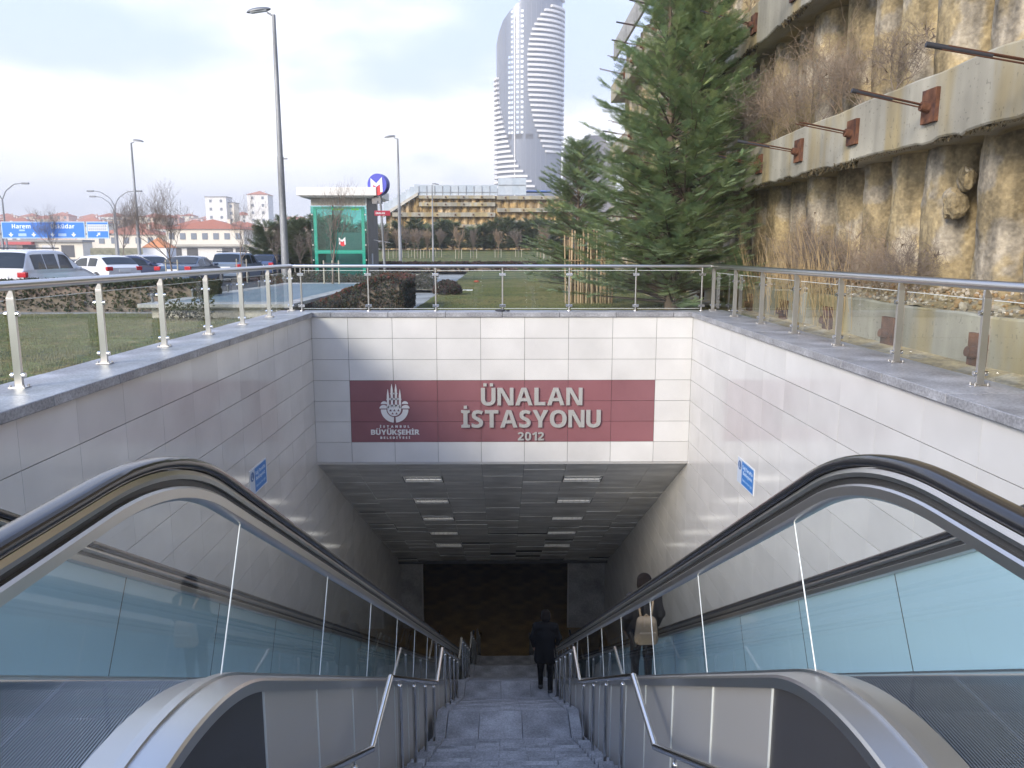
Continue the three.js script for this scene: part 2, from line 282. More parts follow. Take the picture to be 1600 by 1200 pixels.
// the sloping tunnel ceiling of square tiles
{
  const c = thing('tunnel_ceiling', 'sloping grey tiled ceiling of the escalator tunnel', 'ceiling', [0, -3.26, ZE]);
  const L = 13.4, ang = Math.atan(0.585), S = L / Math.cos(ang), n = Math.round(S / 0.62), d = S / n;
  const slope = new THREE.Group(); c.add(slope); slope.name = 'ceiling_deck'; slope.rotation.x = -ang; // local -z runs down the slope
  part('backing', box(-WX - 0.02, WX + 0.02, 0.06, 0.4, -0.42, -S - 0.3), M.darkGrey, slope);
  const cols = [-WX]; for (let k = 0; k < 8; k++) cols.push(-3.5 + k); cols.push(WX);
  const lit = new Set(); for (let k = 0; k < 5; k++) lit.add(2 + 4 * k).add(-1);
  for (let r = 0; r < n; r++) for (let q = 0; q < 9; q++) {
    if ((q === 2 || q === 6) && (r - 2) % 4 === 0 && r < 20) continue;   // openings of the lamps
    const m = part('ceiling_tile', box(cols[q] + 0.004, cols[q + 1] - 0.004, 0, 0.02, -r * d - 0.004, -(r + 1) * d + 0.004), M.ceil[Math.floor(rnd() * 4)], slope, 0.5);
    m.rotation.x = R(-0.004, 0.004); m.position.y = R(-0.003, 0.003);
  }
  // recessed louvred lamps
  let i = 0;
  for (const q of [2, 6]) for (let r = 2; r < 20; r += 4) {
    const mx = (cols[q] + cols[q + 1]) / 2, mz = -(r + 0.5) * d, side = q === 2 ? 'left' : 'right', nth = ['first', 'second', 'third', 'fourth', 'fifth'][(r - 2) / 4];
    const p = V(mx, 0, mz).applyAxisAngle(V(1, 0, 0), -ang).add(V(0, -3.26, ZE));
    const l = thing('ceiling_lamp', `recessed louvred ceiling lamp, ${nth} from the tunnel mouth in the ${side} row`, 'lamp', [p.x, p.y, p.z], 0, 'louvred lamps in the tunnel ceiling'); l.rotation.x = -ang;
    part('housing', [box(-0.49, 0.49, 0.045, 0.058, -0.3, 0.3), box(-0.49, -0.475, -0.004, 0.045, -0.3, 0.3), box(0.475, 0.49, -0.004, 0.045, -0.3, 0.3), box(-0.475, 0.475, -0.004, 0.045, -0.3, -0.285), box(-0.475, 0.475, -0.004, 0.045, 0.285, 0.3)], M.white, l);
    for (const tz of [-0.15, 0.15]) { const t = part('tube_lamp', rod(V(-0.44, 0.03, tz), V(0.44, 0.03, tz), 0.009, 0.009, 8), std({ color: C(0.8, 0.8, 0.8), emissive: C(1, 0.97, 0.9), emissiveIntensity: 0.5 }), l, 0); }
    for (let k = 1; k < 6; k++) part('louvre_blade', box(-0.475 + k * 0.158 - 0.003, -0.475 + k * 0.158 + 0.003, -0.002, 0.02, -0.284, 0.284), M.white, l);
    part('louvre_spine', box(-0.47, 0.47, -0.002, 0.02, -0.005, 0.005), M.white, l);
    part('trim', [box(-0.498, 0.498, -0.009, -0.005, 0.288, 0.308), box(-0.498, 0.498, -0.009, -0.005, -0.308, -0.288), box(-0.498, -0.478, -0.009, -0.005, -0.288, 0.288), box(0.478, 0.498, -0.009, -0.005, -0.288, 0.288)], M.lampHead, l);
    const a = new THREE.RectAreaLight(C(1, 0.96, 0.88), 1.1, 0.9, 0.54); a.position.set(0, -0.012, 0); a.rotation.x = -Math.PI / 2; l.add(a); a.name = 'lamp_light'; i++;
  }
}
// underground hall at the foot
struct('hall_floor', box(-6, 6, FLOOR - 0.3, FLOOR, -26.6, -46), std({ color: C(0.42, 0.27, 0.1), map: T.granite, roughness: 0.5 }));
{
  const h = thing('station_hall', 'dark underground hall beyond the foot of the escalators', 'hall');
  part('wall', box(-6.4, 6.4, -15, -10.8, -46, -46.4), std({ color: C(0.5, 0.33, 0.1), roughness: 0.8 }), h);
  part('column', box(-0.75, -0.1, FLOOR, -11.15, -44, -44.6), std({ color: C(0.3, 0.09, 0.07), roughness: 0.6 }), h);
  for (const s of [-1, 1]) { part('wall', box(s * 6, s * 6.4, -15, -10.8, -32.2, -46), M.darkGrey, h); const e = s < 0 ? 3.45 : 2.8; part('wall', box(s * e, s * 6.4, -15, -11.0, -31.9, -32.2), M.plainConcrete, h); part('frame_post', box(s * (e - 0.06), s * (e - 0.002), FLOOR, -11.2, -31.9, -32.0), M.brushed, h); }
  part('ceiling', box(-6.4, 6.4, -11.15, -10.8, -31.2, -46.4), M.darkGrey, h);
}
// sloping bed beneath stairs and escalators
struct('pit_bed', prismX([[3, -3.2], [-2.8, -3.2], [-24.6, -15.8], [-24.6, -16.6], [3, -16.6]], -WX - 0.3, WX + 0.3), M.plainConcrete);
for (const s of [-1, 1]) { const x0 = s < 0 ? -WX + 0.002 : 2.9, x1 = s < 0 ? -2.76 : WX - 0.002; struct('side_apron', prismX([[3, -0.04], [-2.85, -0.04], [-26.5, -13.7], [-26.5, -14.2], [-2.8, -0.5], [3, -0.5]], x0, x1), M.stone[1]); }
struct('landing_floor', [box(-0.98, 1.12, -0.3, 0, -0.25, 3.2), box(-1.05, 1.19, -0.34, -0.001, 3.2, 8)], M.stone[2]);

// ---------------------------------------------------------------- sign letters and emblem on the end wall
const font = await new FontLoader().loadAsync('fonts/droid/droid_sans_bold.typeface.json');
function glyph(ch, cap, depth) {   // letter with its Turkish marks; returns geometries with advance
  const base = { 'Ü': 'U', 'İ': 'I', 'Ş': 'S' }[ch] || ch;
  const size = cap / 0.73 * 1.0, g = new TextGeometry(base, { font, size, depth, curveSegments: 5, bevelEnabled: true, bevelThickness: 0.004, bevelSize: 0.003, bevelSegments: 1 });
  g.computeBoundingBox(); const b = g.boundingBox; const sc = cap / (['S', 'O', 'U', '0', 'B', '2', '1', 'Ü'].includes(base) ? (b.max.y - Math.min(0, 0)) : b.max.y);
  g.scale(sc, sc, 1); g.computeBoundingBox(); const list = [g], bb = g.boundingBox, cx = (bb.min.x + bb.max.x) / 2, d = cap * 0.17;
  const dot = (x) => box(x - d / 2, x + d / 2, cap * 1.09, cap * 1.09 + d, 0, depth);
  if (ch === 'Ü') list.push(dot(cx - cap * 0.17), dot(cx + cap * 0.17));
  if (ch === 'İ') list.push(dot(cx));
  if (ch === 'Ş') list.push(box(cx - d * 0.3, cx + d * 0.5, -cap * 0.26, -cap * 0.02, 0, depth), box(cx - d * 1.1, cx + d * 0.4, -cap * 0.28, -cap * 0.19, 0, depth));
  return { list, min: bb.min.x, max: bb.max.x };
}
function word(text, x0, x1, y, cap, depth, mat, parent, gap = 0.09, asOne = false) {
  const gl = [...text].map((c) => glyph(c, cap, depth)); let w = 0; const at = [];
  for (const q of gl) { at.push(w - q.min); w += q.max - q.min + gap * cap; } w -= gap * cap;
  const k = (x1 - x0) / w, all = [];
  gl.forEach((q, i) => {
    const geos = q.list.map((g) => { const c = clean(g).clone(); c.translate(at[i], 0, 0); c.scale(k, 1, 1); c.translate(x0, y, 0); return c; });
    if (asOne) all.push(...geos); else part('letter', geos, mat, parent, 0);
  });
  if (asOne) part('small_lettering', all, mat, parent, 0);
}
{
  const s = thing('station_name_sign', 'raised metal letters ÜNALAN İSTASYONU 2012 on the maroon field', 'sign', [0, 0, ZE + 0.012]);
  word('ÜNALAN', -0.5, 1.83, -1.885, 0.405, 0.045, M.letter, s);
  word('İSTASYONU', -0.96, 2.26, -2.405, 0.405, 0.045, M.letter, s);
  word('2012', 0.345, 0.955, -2.715, 0.195, 0.03, M.letter, s);
  for (const x of [-0.4, 0.9, 1.7]) part('standoff_pin', rod(V(x, -1.7, -0.014), V(x, -1.7, 0.002), 0.006, 0.006, 6), M.darkMetal, s);
}
{
  const e = thing('municipal_emblem', 'pale emblem of four minarets in a round bowl with small lettering, on the maroon field', 'emblem', [-2.49, 0, ZE + 0.0045]);
  const P = 1 / 12 / 67.2; // metres per pixel of the drawing
  const pt = (x, y) => new THREE.Vector2((x - 572) * P, -1.395 - (y - 60) * P);
  const ex = (poly, holes = []) => { const sp = new THREE.Shape(poly.map((q) => pt(...q))); for (const h of holes) sp.holes.push(new THREE.Path(h.map((q) => pt(...q)))); return new THREE.ExtrudeGeometry(sp, { depth: 0.018, bevelEnabled: false }); };
  const arc = (cx, cy, r, a0, a1, n = 18) => Array.from({ length: n + 1 }, (_, i) => { const t = lerp(a0, a1, i / n); return [cx + r * Math.cos(t), cy + r * Math.sin(t)]; });
  for (const [x, top, gal, w] of [[457, 155, 335, 20], [530, 58, 228, 20], [605, 58, 228, 20], [678, 155, 335, 20]]) part('minaret', ex([[x - 2, top], [x + 2, top], [x + w, gal - 60], [x + w, gal], [x + w + 12, gal], [x + w, gal + 26], [x + w, 505], [x - w, 505], [x - w, gal + 26], [x - w - 12, gal], [x - w, gal], [x - w, gal - 60]]), M.emblem, e, 0);
  const tri = (x, y) => [[x, y - 22], [x + 24, y + 20], [x - 24, y + 20]];
  part('dome', ex([[442, 500], [480, 445], [660, 445], [695, 500], ...arc(568, 530, 128, 0.02, Math.PI - 0.02)], [tri(535, 485), tri(610, 485), tri(500, 548), tri(572, 548), tri(646, 548), tri(537, 608), tri(610, 608)]), M.emblem, e, 0);
  part('gallery', [ex([[480, 325], [660, 325], [660, 350], [480, 350]]), ex([[540, 222], [600, 222], [600, 248], [540, 248]])], M.emblem, e, 0);
  for (const s of [-1, 1]) {
    const a0 = s < 0 ? Math.PI - 0.03 : 0.03, a1 = s < 0 ? Math.PI / 2 + 0.09 : Math.PI / 2 - 0.09;
    part('bowl', ex([...arc(575, 528, 255, a0, a1), ...arc(575, 528, 152, a1, a0)]), M.emblem, e, 0);
    const cx = 575 + s * 205; part('leaf_dome', [ex([...arc(cx - s * 2, 515, 76, Math.PI, 2 * Math.PI).map(([x, y]) => [x, 515 + (y - 515) * 0.85])]), ex([...arc(cx - s * 12, 432, 58, Math.PI, 2 * Math.PI).map(([x, y]) => [x, 432 + (y - 432) * 0.9])])], M.emblem, e, 0);
  }
  const yy = (y) => -1.395 - (y - 60) * P;
  word('İSTANBUL', -0.345, 0.335, yy(878), 0.052, 0.014, M.emblem, e, 0.75, true);
  word('BÜYÜKŞEHİR', -0.555, 0.565, yy(1012), 0.118, 0.016, M.emblem, e, 0.08);
  word('BELEDİYESİ', -0.34, 0.345, yy(1092), 0.052, 0.014, M.emblem, e, 0.55, true);
}
// blue notice on the side walls
function canvasTex(w, h, draw) { const c = document.createElement('canvas'); c.width = w; c.height = h; const x = c.getContext('2d'); draw(x, w, h); const t = new THREE.CanvasTexture(c); t.colorSpace = THREE.SRGBColorSpace; t.magFilter = THREE.LinearFilter; return t; }
const noticeTex = canvasTex(512, 300, (x, w, h) => {
  x.fillStyle = '#c3cfe0'; x.fillRect(0, 0, w, h); x.fillStyle = '#2679c8'; x.fillRect(140, 14, 358, h - 28);
  x.fillStyle = '#2f5f9a'; x.beginPath(); x.arc(70, 84, 54, 0, 7); x.fill(); x.strokeStyle = '#e3ecf6'; x.lineWidth = 9; x.beginPath(); x.moveTo(56, 50); x.lineTo(58, 104); x.lineTo(88, 116); x.stroke();
  x.fillStyle = '#dceaf8'; x.textAlign = 'center'; x.font = 'bold 58px sans-serif'; x.fillText('Sağ Tarafta', 318, 96); x.fillText('Bekleyiniz', 318, 162); x.font = '38px sans-serif'; x.fillText('Stand on the right', 318, 240);
});
for (const s of [-1, 1]) {
  const n = thing('notice_plate', s > 0 ? 'blue and white notice plate with round pictogram on the right pit wall' : 'blue and white notice plate on the left pit wall', 'notice', [s * (WX - 0.004), -2.33, -13.6], -s * Math.PI / 2);
  part('plate', box(-0.48, 0.48, -0.235, 0.235, -0.003, 0.006), M.white, n);
  const f = new THREE.Mesh(new THREE.PlaneGeometry(0.94, 0.46).translate(0, 0, 0.008), std({ map: noticeTex, roughness: 0.35 })); f.name = 'printed_face'; n.add(sh(f));
}

// ---------------------------------------------------------------- glass railings
function sideRailing(s) {
  const XR = s * 4.84, w = thing('glass_railing', s < 0 ? 'steel and glass railing along the left edge of the pit' : 'steel and glass railing along the right edge of the pit', 'railing', [XR, CT, 0]);
  const zs = []; for (let z = -18.3; z < 1; z += 1.73) zs.push(z + 0.02);
  const hr = part('handrail', [rod(V(-s * 0.02, 1.02, 1.5), V(-s * 0.02, 1.02, -18.28), 0.048, 0.048, 18), new THREE.SphereGeometry(0.048, 14, 10).translate(-s * 0.02, 1.02, -18.28)], M.steel, w, 0);
  for (const z of zs) {
    const p = part('post', [rbox(-0.04, 0.04, 0.012, 0.9, z - 0.018, z + 0.018, 0.004), prismZ([[-0.04, 0.9], [0.04, 0.9], [-s * 0.02 + 0.012, 0.985], [-s * 0.02 - 0.012, 0.985]], z - 0.018, z + 0.018)], M.steel, w, 0);
    part('base_plate', [rbox(-0.085, 0.085, 0.002, 0.014, z - 0.06, z + 0.06, 0.003), ...[[-1, -1], [1, -1], [1, 1], [-1, 1]].map(([a, b]) => rod(V(a * 0.066, 0.014, z + b * 0.042), V(a * 0.066, 0.036, z + b * 0.042), 0.012, 0.01, 6))], M.steel, p, 0);
    for (const y of [0.13, 0.74]) for (const q of [-1, 1]) part('clamp', rod(V(q * 0.07, y, z), V(q * 0.04, y, z), 0.026, 0.026, 12), M.polished, p, 0);
  }
  for (let i = 0; i < zs.length - 1; i++) { const g = part('glass_pane', new THREE.PlaneGeometry(1.67, 0.8).rotateY(Math.PI / 2).translate(s * 0.055, 0.47, (zs[i] + zs[i + 1]) / 2), M.glass, w, 0); part('pane_edge', box(s * 0.055 - 0.004, s * 0.055 + 0.004, 0.866, 0.874, zs[i] + 0.03, zs[i + 1] - 0.03), M.seal, g, 0); }
}
function prismZ(poly, z0, z1) { const g = new THREE.ExtrudeGeometry(new THREE.Shape(poly.map(([x, y]) => new THREE.Vector2(x, y))), { depth: Math.abs(z1 - z0), bevelEnabled: false }); return g.translate(0, 0, Math.min(z0, z1)); }
sideRailing(-1); sideRailing(1);
{
  const w = thing('glass_railing', 'steel and glass railing across the far end of the pit above the sign', 'railing', [0, CT, -18.3]);
  part('handrail', rod(V(-4.8, 1.02, 0), V(4.8, 1.02, 0), 0.036, 0.036, 16), M.steel, w, 0);
  const xs = [-4.6, -3.07, -1.53, 0, 1.53, 3.06, 4.58];
  for (const x of xs) {
    const p = part('post', [rod(V(x, 0.01, 0), V(x, 0.985, 0), 0.021, 0.021, 10), box(x - 0.012, x + 0.012, 0.93, 0.99, -0.012, 0.012)], M.steel, w, 0);
    part('base_plate', rod(V(x, 0.002, 0), V(x, 0.016, 0), 0.055, 0.05, 14), M.steel, p, 0);
    for (const y of [0.12, 0.83]) part('clamp', rbox(x - 0.075, x + 0.075, y - 0.03, y + 0.03, 0.014, 0.036, 0.006), M.polished, p, 0);
  }
  for (let i = 0; i < 6; i++) { const g = part('glass_pane', new THREE.PlaneGeometry(1.46, 0.86).translate((xs[i] + xs[i + 1]) / 2, 0.49, 0.01), M.glass, w, 0); part('pane_edge', [box(xs[i] + 0.04, xs[i + 1] - 0.04, 0.918, 0.926, 0.006, 0.014), box(xs[i] + 0.04, xs[i + 1] - 0.04, 0.052, 0.06, 0.006, 0.014)], M.seal, g, 0); }
}
// ================================================================ escalators
const HR_OFF = 0.945;
function escPath(off, zStart = 0.6, newel = false) {   // [z, y] from near to far; flat, arc, 30 degree incline, arc, flat
  const pts = [], R0 = 2.0, tl = R0 * Math.tan(Math.PI / 12), zb = -2.8;
  if (newel) { const r = 0.42, cy = off - r; for (let i = 10; i > 0; i--) { const a = i / 10 * Math.PI * 0.92; pts.push([zStart + r * Math.sin(a), cy + r * Math.cos(a)]); } }
  for (let z = zStart; z > zb + tl; z -= 0.5) pts.push([z, off]);
  for (let i = 0; i <= 14; i++) { const a = i / 14 * Math.PI / 6; pts.push([zb + tl - R0 * Math.sin(a), off - R0 * (1 - Math.cos(a))]); }
  const zEnd = -2.8 - (-FLOOR) / 0.57735, tl2 = tl; const z0 = pts[pts.length - 1][0], y0 = pts[pts.length - 1][1];
  const z1 = zEnd + tl2 * Math.cos(Math.PI / 6), y1 = off + FLOOR + tl2 * Math.sin(Math.PI / 6);
  for (let i = 1; i <= 30; i++) pts.push([lerp(z0, z1, i / 30), lerp(y0, y1, i / 30)]);
  for (let i = 1; i <= 8; i++) { const a = Math.PI / 6 * (1 - i / 8); pts.push([zEnd - tl2 + R0 * Math.sin(a), off + FLOOR + R0 * (1 - Math.cos(a))]); }
  pts.push([zEnd - 2.2, off + FLOOR]); return pts;
}
const yAt = (path, z) => { for (let i = 0; i < path.length - 1; i++) if (path[i][0] >= z && path[i + 1][0] <= z) return lerp(path[i][1], path[i + 1][1], (path[i][0] - z) / (path[i][0] - path[i + 1][0] || 1)); return path[path.length - 1][1]; };
const BASE = escPath(0);
const ZEND = BASE[BASE.length - 1][0];
// wall of constant x between two vertical offsets of the escalator line
function ribbon(X, z0, z1, o0, o1, step = 0.12, s0 = 0, s1 = 0) {
  const n = Math.max(2, Math.ceil((z0 - z1) / step)), pos = [], idx = [];
  for (let i = 0; i <= n; i++) { const z = lerp(z0, z1, i / n), k = lerp(s0, s1, i / n) / 2; pos.push(X, yAt(BASE, z + k) + o0, z + k, X, yAt(BASE, z - k) + o1, z - k); }
  for (let i = 0; i < n; i++) { const a = i * 2; idx.push(a, a + 2, a + 1, a + 1, a + 2, a + 3); }
  const g = new THREE.BufferGeometry(); g.setAttribute('position', new THREE.Float32BufferAttribute(pos, 3)); g.setIndex(idx); g.computeVertexNormals(); return g;
}
const stepGeo = (() => { const a = [box(-0.5, 0.5, -0.16, -0.012, -0.2, 0.2)]; for (let k = 0; k < 90; k++) { const x = -0.495 + k * 0.0109; a.push(box(x, x + 0.0055, -0.012, 0, -0.2, 0.2)); } const g = mergeGeometries(a.map(clean)); return g; })();
function escalator(xi, xo, label) {
  const s = Math.sign(xi), e = thing('escalator', label, 'escalator');
  const pth = escPath(HR_OFF - 0.001, -0.2, true), z0 = -0.2;
  for (const [X, inner] of [[xi, true], [xo, false]]) {
    part('handrail', sweep(pth, ellipseSec(0.042, 0.024, -0.024, 16, 0.75), X, 0.9), M.rubber, e, 0);
    part('handrail_guide', sweep(pth, [[-0.03, -0.082], [-0.034, -0.066], [-0.026, -0.05], [0.026, -0.05], [0.034, -0.066], [0.03, -0.082]], X, 0.6), M.steel, e, 0);
    part('guide_groove', sweep(pth, rectSec(-0.014, 0.014, -0.108, -0.082), X), M.darkMetal, e, 0);
    part('glass_capping', sweep(pth, [[-0.02, -0.16], [-0.036, -0.15], [-0.038, -0.116], [-0.03, -0.108], [0.03, -0.108], [0.038, -0.116], [0.036, -0.15], [0.02, -0.16]], X, 0.6), M.steel, e, 0);
    // glass panels with pale edge seals
    const js = [0.15, -1.6, -3.29]; for (let z = -4.95; z > ZEND; z -= 1.64) js.push(z); const sk = (i) => i > 1 ? 0.36 : 0;
    for (let i = 0; i < js.length - 1; i++) {
      const g = part('glass_panel', ribbon(X, js[i] - 0.004, js[i + 1] + 0.004, 0.02, HR_OFF - 0.15, 0.12, sk(i), sk(i + 1)), inner ? M.escGlass : M.tealGlass, e, 0);
      if (i > 0) part('panel_seal', ((zb, zt) => rod(V(X, yAt(BASE, zb) + 0.02, zb), V(X, yAt(BASE, zt) + HR_OFF - 0.15, zt), 0.0036, 0.0036, 4))(js[i] + sk(i) / 2, js[i] - sk(i) / 2), inner ? M.seal : M.darkMetal, g, 0);
    }
    // decks on both sides of the glass
    part('deck', sweep(BASE, [[-0.14, -0.05], [-0.14, -0.006], [-0.132, 0.006], [-0.02, 0.018], [-0.02, 0.03], [0.02, 0.03], [0.02, 0.018], [0.132, 0.006], [0.14, -0.006], [0.14, -0.05]], X, 0.4), M.deck, e, 0.5);
    const side = inner ? -s : s;
    part('inner_skirt', ribbon(X - side * 0.11 * 1, 0.4, ZEND + 0.2, -0.36, -0.03), M.darkMetal, e, 0);
  }
  // steps between the balustrades
  const mid = (xi + xo) / 2, wide = Math.abs(xo - xi) - 0.24;
  for (let k = 0; k < 62; k++) {
    const d = k * 0.4, z = -2.2 - d * 0.8660, y = yAt(BASE, z - 0.03) - 0.1; if (z < -27) break;
    const m = sh(new THREE.Mesh(stepGeo, M.stepMetal)); m.name = 'step'; m.scale.x = wide; m.position.set(mid, y, z); e.add(m);
  }
  const lp = part('landing_plate', [box(mid - wide / 2, mid + wide / 2, -0.2, -0.032, -1.9, 1.4), ...Array.from({ length: 110 }, (_, k) => { const x = mid - wide / 2 + (k + 0.2) * wide / 110; return box(x, x + wide / 220, -0.032, -0.02, -1.9, 1.4); })], M.stepMetal, e, 0);
  part('landing_plate', box(mid - wide / 2, mid + wide / 2, FLOOR - 0.1, FLOOR + 0.01, ZEND + 2, ZEND - 0.4), M.stepMetal, e, 0);
  // cladding towards the stairs: one dark panel, then brushed sheets with bright joint strips
  const xc = xi - s * 0.115;
  const cj = [0.5, -1.2, -2.35, -3.28]; for (let z = -4.22; z > ZEND; z -= 1.0) cj.push(z);
  for (let i = 0; i < cj.length - 1; i++) {
    const a = cj[i] - 0.004, b = cj[i + 1] + 0.004, n = 4, poly = [];
    for (let k = 0; k <= n; k++) { const z = lerp(a, b, k / n); poly.push([z, yAt(BASE, z) - 0.052]); }
    poly.push([b, yAt(BASE, b) - 2.3], [a, yAt(BASE, a) - 2.3]);
    const q = part('cladding_panel', prismX(poly, Math.min(xc, xc + s * 0.02), Math.max(xc, xc + s * 0.02)), i < 3 ? M.darkClad : M.brushed, e, 1);
    if (i < 3) q.userData.label = 'dark grey panel at the top of the cladding';
    if (i > 2) part('joint_strip', box(xc - s * 0.004 - 0.004, xc - s * 0.004 + 0.004, yAt(BASE, cj[i]) - 2.3, yAt(BASE, cj[i]) - 0.06, cj[i] - 0.005, cj[i] + 0.005), M.seal, q, 0);
  }
  // outer side sheet
  part('outer_cladding', ribbon(xo + s * 0.13, 0.5, ZEND, -0.6, -0.05), M.darkClad, e, 0);
  return e;
}
escalator(-1.19, -2.55, 'left escalator with black handrails and glass balustrade beside the stairs');
escalator(1.33, 2.68, 'right escalator with black handrails and glass balustrade beside the stairs');

// ================================================================ stairs between the escalators
{
  const st = thing('staircase', 'grey granite staircase with landings between the two escalators', 'stairs', [0.07, 0, 0]);
  const HW = 1.04, RISE = 0.1595, GO = 0.29; let z = -0.25, y = 0; const prof = [], nodes = [[-0.25, 0]]; let n = 0;
  const blocks = (y1, za, zb, k) => {
    const js = k % 2 ? [-0.88, -0.42, 0.2, 0.88] : [-0.88, -0.12, 0.5, 0.88];
    const few = n > 55; const ed = few ? [-0.88, 0.88] : js;
    for (let i = 0; i < ed.length - 1; i++) { const m = part('step_block', rbox(ed[i] + 0.002, ed[i + 1] - 0.002, y1 - 0.19, y1 + R(-0.0015, 0.0015), zb - 0.02, za + 0.012, 0.008), M.stone[(i + k) % 3], st, 0.8); }
    for (const s of [-1, 1]) part('kerb_block', rbox(s < 0 ? -HW : 0.883, s < 0 ? -0.883 : HW, y1 - 0.2, y1 + 0.035, zb - 0.02, za + 0.004, 0.008), M.stone[(k + 1) % 3], st, 0.8);
  };
  [17, 15, 15, 15, 15, 13].forEach((c, f) => {
    for (let i = 0; i < c; i++) { y -= RISE; const last = i === c - 1, g = last ? GO + (f < 5 ? 0.62 : 0) : GO; blocks(y, z, z - g, n++); z -= g; if (i === 0 && f === 0) nodes.push([-0.25, 0]); if (last) { nodes.push([z + g, y, 'land0']); nodes.push([z, y, 'land1']); } }
  });
  const prof2 = [[-0.25, -0.36]]; for (const q of nodes.slice(2)) prof2.push([q[0], q[1] - 0.1]); prof2.push([z, -16], [-0.25, -16]);
  part('stair_core', prismX(prof2, -HW, HW), M.plainConcrete, st);
  // stair railings
  for (const s of [-1, 1]) {
    const r = thing('stair_railing', s < 0 ? 'steel pipe stair railing next to the left escalator' : 'steel pipe stair railing next to the right escalator', 'railing', [0.07 + s * 0.96, 0, 0]);
    const line = [[0.6, 1.0]]; for (const q of nodes.slice(1)) line.push([q[0] + (q[2] === 'land1' ? 0.0 : 0), q[1] + 1.0]);
    const segs = []; for (let i = 0; i < line.length - 1; i++) { const a = line[i], b = line[i + 1]; if (Math.hypot(a[0] - b[0], a[1] - b[1]) < 0.02) continue; segs.push(rod(V(0, a[1], a[0]), V(0, b[1], b[0]), 0.024, 0.024, 12)); segs.push(new THREE.SphereGeometry(0.024, 10, 8).translate(0, b[1], b[0])); }
    part('handrail', segs, M.polished, r, 0);
    for (let i = 0; i < line.length - 1; i++) {
      const a = line[i], b = line[i + 1], L = a[0] - b[0]; if (L < 1.5) continue; const m = 4;
      for (let k = 0; k < m; k++) {
        const zz = a[0] - (k + 0.5) / m * L, top = lerp(a[1], b[1], (k + 0.5) / m) - 0.07, bot = top - 1.06;
        const p = part('post', rod(V(0, bot, zz), V(0, top, zz), 0.02, 0.02, 10), M.polished, r, 0);
        part('bracket', [new THREE.SphereGeometry(0.022, 10, 8).translate(0, top, zz), rod(V(0, top, zz), V(0, top + 0.055, zz), 0.007, 0.007, 6)], M.polished, p, 0);
      }
    }
  }
}
// ================================================================ ground, lawns, roads
{
  const hole = (x0, x1, z0, z1) => new THREE.Path([[x0, z0], [x1, z0], [x1, z1], [x0, z1]].map(([x, z]) => new THREE.Vector2(x, -z)));
  const s = new THREE.Shape([[-1800, 300], [1800, 300], [1800, -2600], [-1800, -2600]].map(([x, z]) => new THREE.Vector2(x, -z)));
  s.holes.push(hole(-4.9, 4.9, 3.45, -18.5));
  const g = new THREE.ShapeGeometry(s).rotateX(-Math.PI / 2).translate(0, -0.02, 0);
  struct('ground', g, M.paving, 0.3);
}
function sheet(name, pts, y, mat, uvs = 0.25) { const g = new THREE.ShapeGeometry(new THREE.Shape(pts.map(([x, z]) => new THREE.Vector2(x, -z)))).rotateX(-Math.PI / 2).translate(0, y, 0); return struct(name, g, mat, uvs); }
// gently rising, uneven lawn beyond the pit
const riseY = (z) => z > -36 ? 0 : 1.75 * Math.pow(clamp((-36 - z) / 56), 2.2);
function terrain(name, x0, x1, z0, z1, nx, nz, f, mat, uvs = 0.25) {
  const pos = [], idx = [];
  for (let j = 0; j <= nz; j++) for (let i = 0; i <= nx; i++) { const x = lerp(x0, x1, i / nx), z = lerp(z0, z1, j / nz); pos.push(x, f(x, z), z); }
  for (let j = 0; j < nz; j++) for (let i = 0; i < nx; i++) { const a = j * (nx + 1) + i, b = a + 1, c = a + nx + 1, d = c + 1; idx.push(a, b, c, b, d, c); }
  const g = new THREE.BufferGeometry(); g.setAttribute('position', new THREE.Float32BufferAttribute(pos, 3)); g.setIndex(idx); g.computeVertexNormals(); return struct(name, g, mat, uvs);
}
const lawnY = (x, z) => riseY(z) + 0.02 + 0.05 * fbm(x * 0.4, z * 0.4, 3, 3);
terrain('lawn', -2.4, 6.3, -18.75, -58, 30, 110, lawnY, M.grass, 0.3);
terrain('lawn', -26, 14, -66, -100, 60, 50, (x, z) => riseY(z) + 0.03 + 0.06 * fbm(x * 0.4, z * 0.4, 3, 3), M.grass, 0.3);
terrain('lawn', -24, -5.17, 4, -20.2, 70, 90, (x, z) => 0.02 + 0.05 * fbm(x * 0.5, z * 0.5, 5, 3), M.grass, 0.3);
terrain('bare_soil', 5.17, 7.4, 4, -48.5, 20, 190, (x, z) => 0.01 + 0.08 * fbm(x * 1.2, z * 1.2, 9, 4) + 0.1 * sstep(5.8, 6.5, x), M.ledgeSoil, 0.35);
terrain('planting_bed', -9, -2.4, -31.6, -36.5, 30, 24, (x, z) => 0.04 + 0.08 * fbm(x * 1.3, z * 1.3, 9, 4), M.soil, 0.35);
terrain('garden_path', -26, 6.3, -58, -66, 30, 10, (x, z) => riseY(z) + 0.012, M.paving, 0.3);
sheet('car_park', [[-90, -24.3], [-8.6, -24.3], [-8.6, -72], [-90, -72]], 0.0, M.asphalt, 0.3);
sheet('motorway', [[-400, -76], [-12, -76], [-12, -150], [-400, -150]], 0.0, M.asphalt, 0.15);
for (let k = 0; k < 12; k++) sheet('lane_marking', [[-70 + k * 5, -98], [-68 + k * 5, -98], [-68 + k * 5, -98.3], [-70 + k * 5, -98.3]], 0.008, M.white);
{ const k = thing('kerb', 'pale stone kerb along the near side of the car park', 'kerb', [-24, 0, -24.2]); for (let i = 0; i < 15; i++) part('kerb_stone', rbox(i * 1.0 + 0.004, i * 1.0 + 0.996, -0.02, 0.13, -0.08, 0.08, 0.015), M.paving, k); }
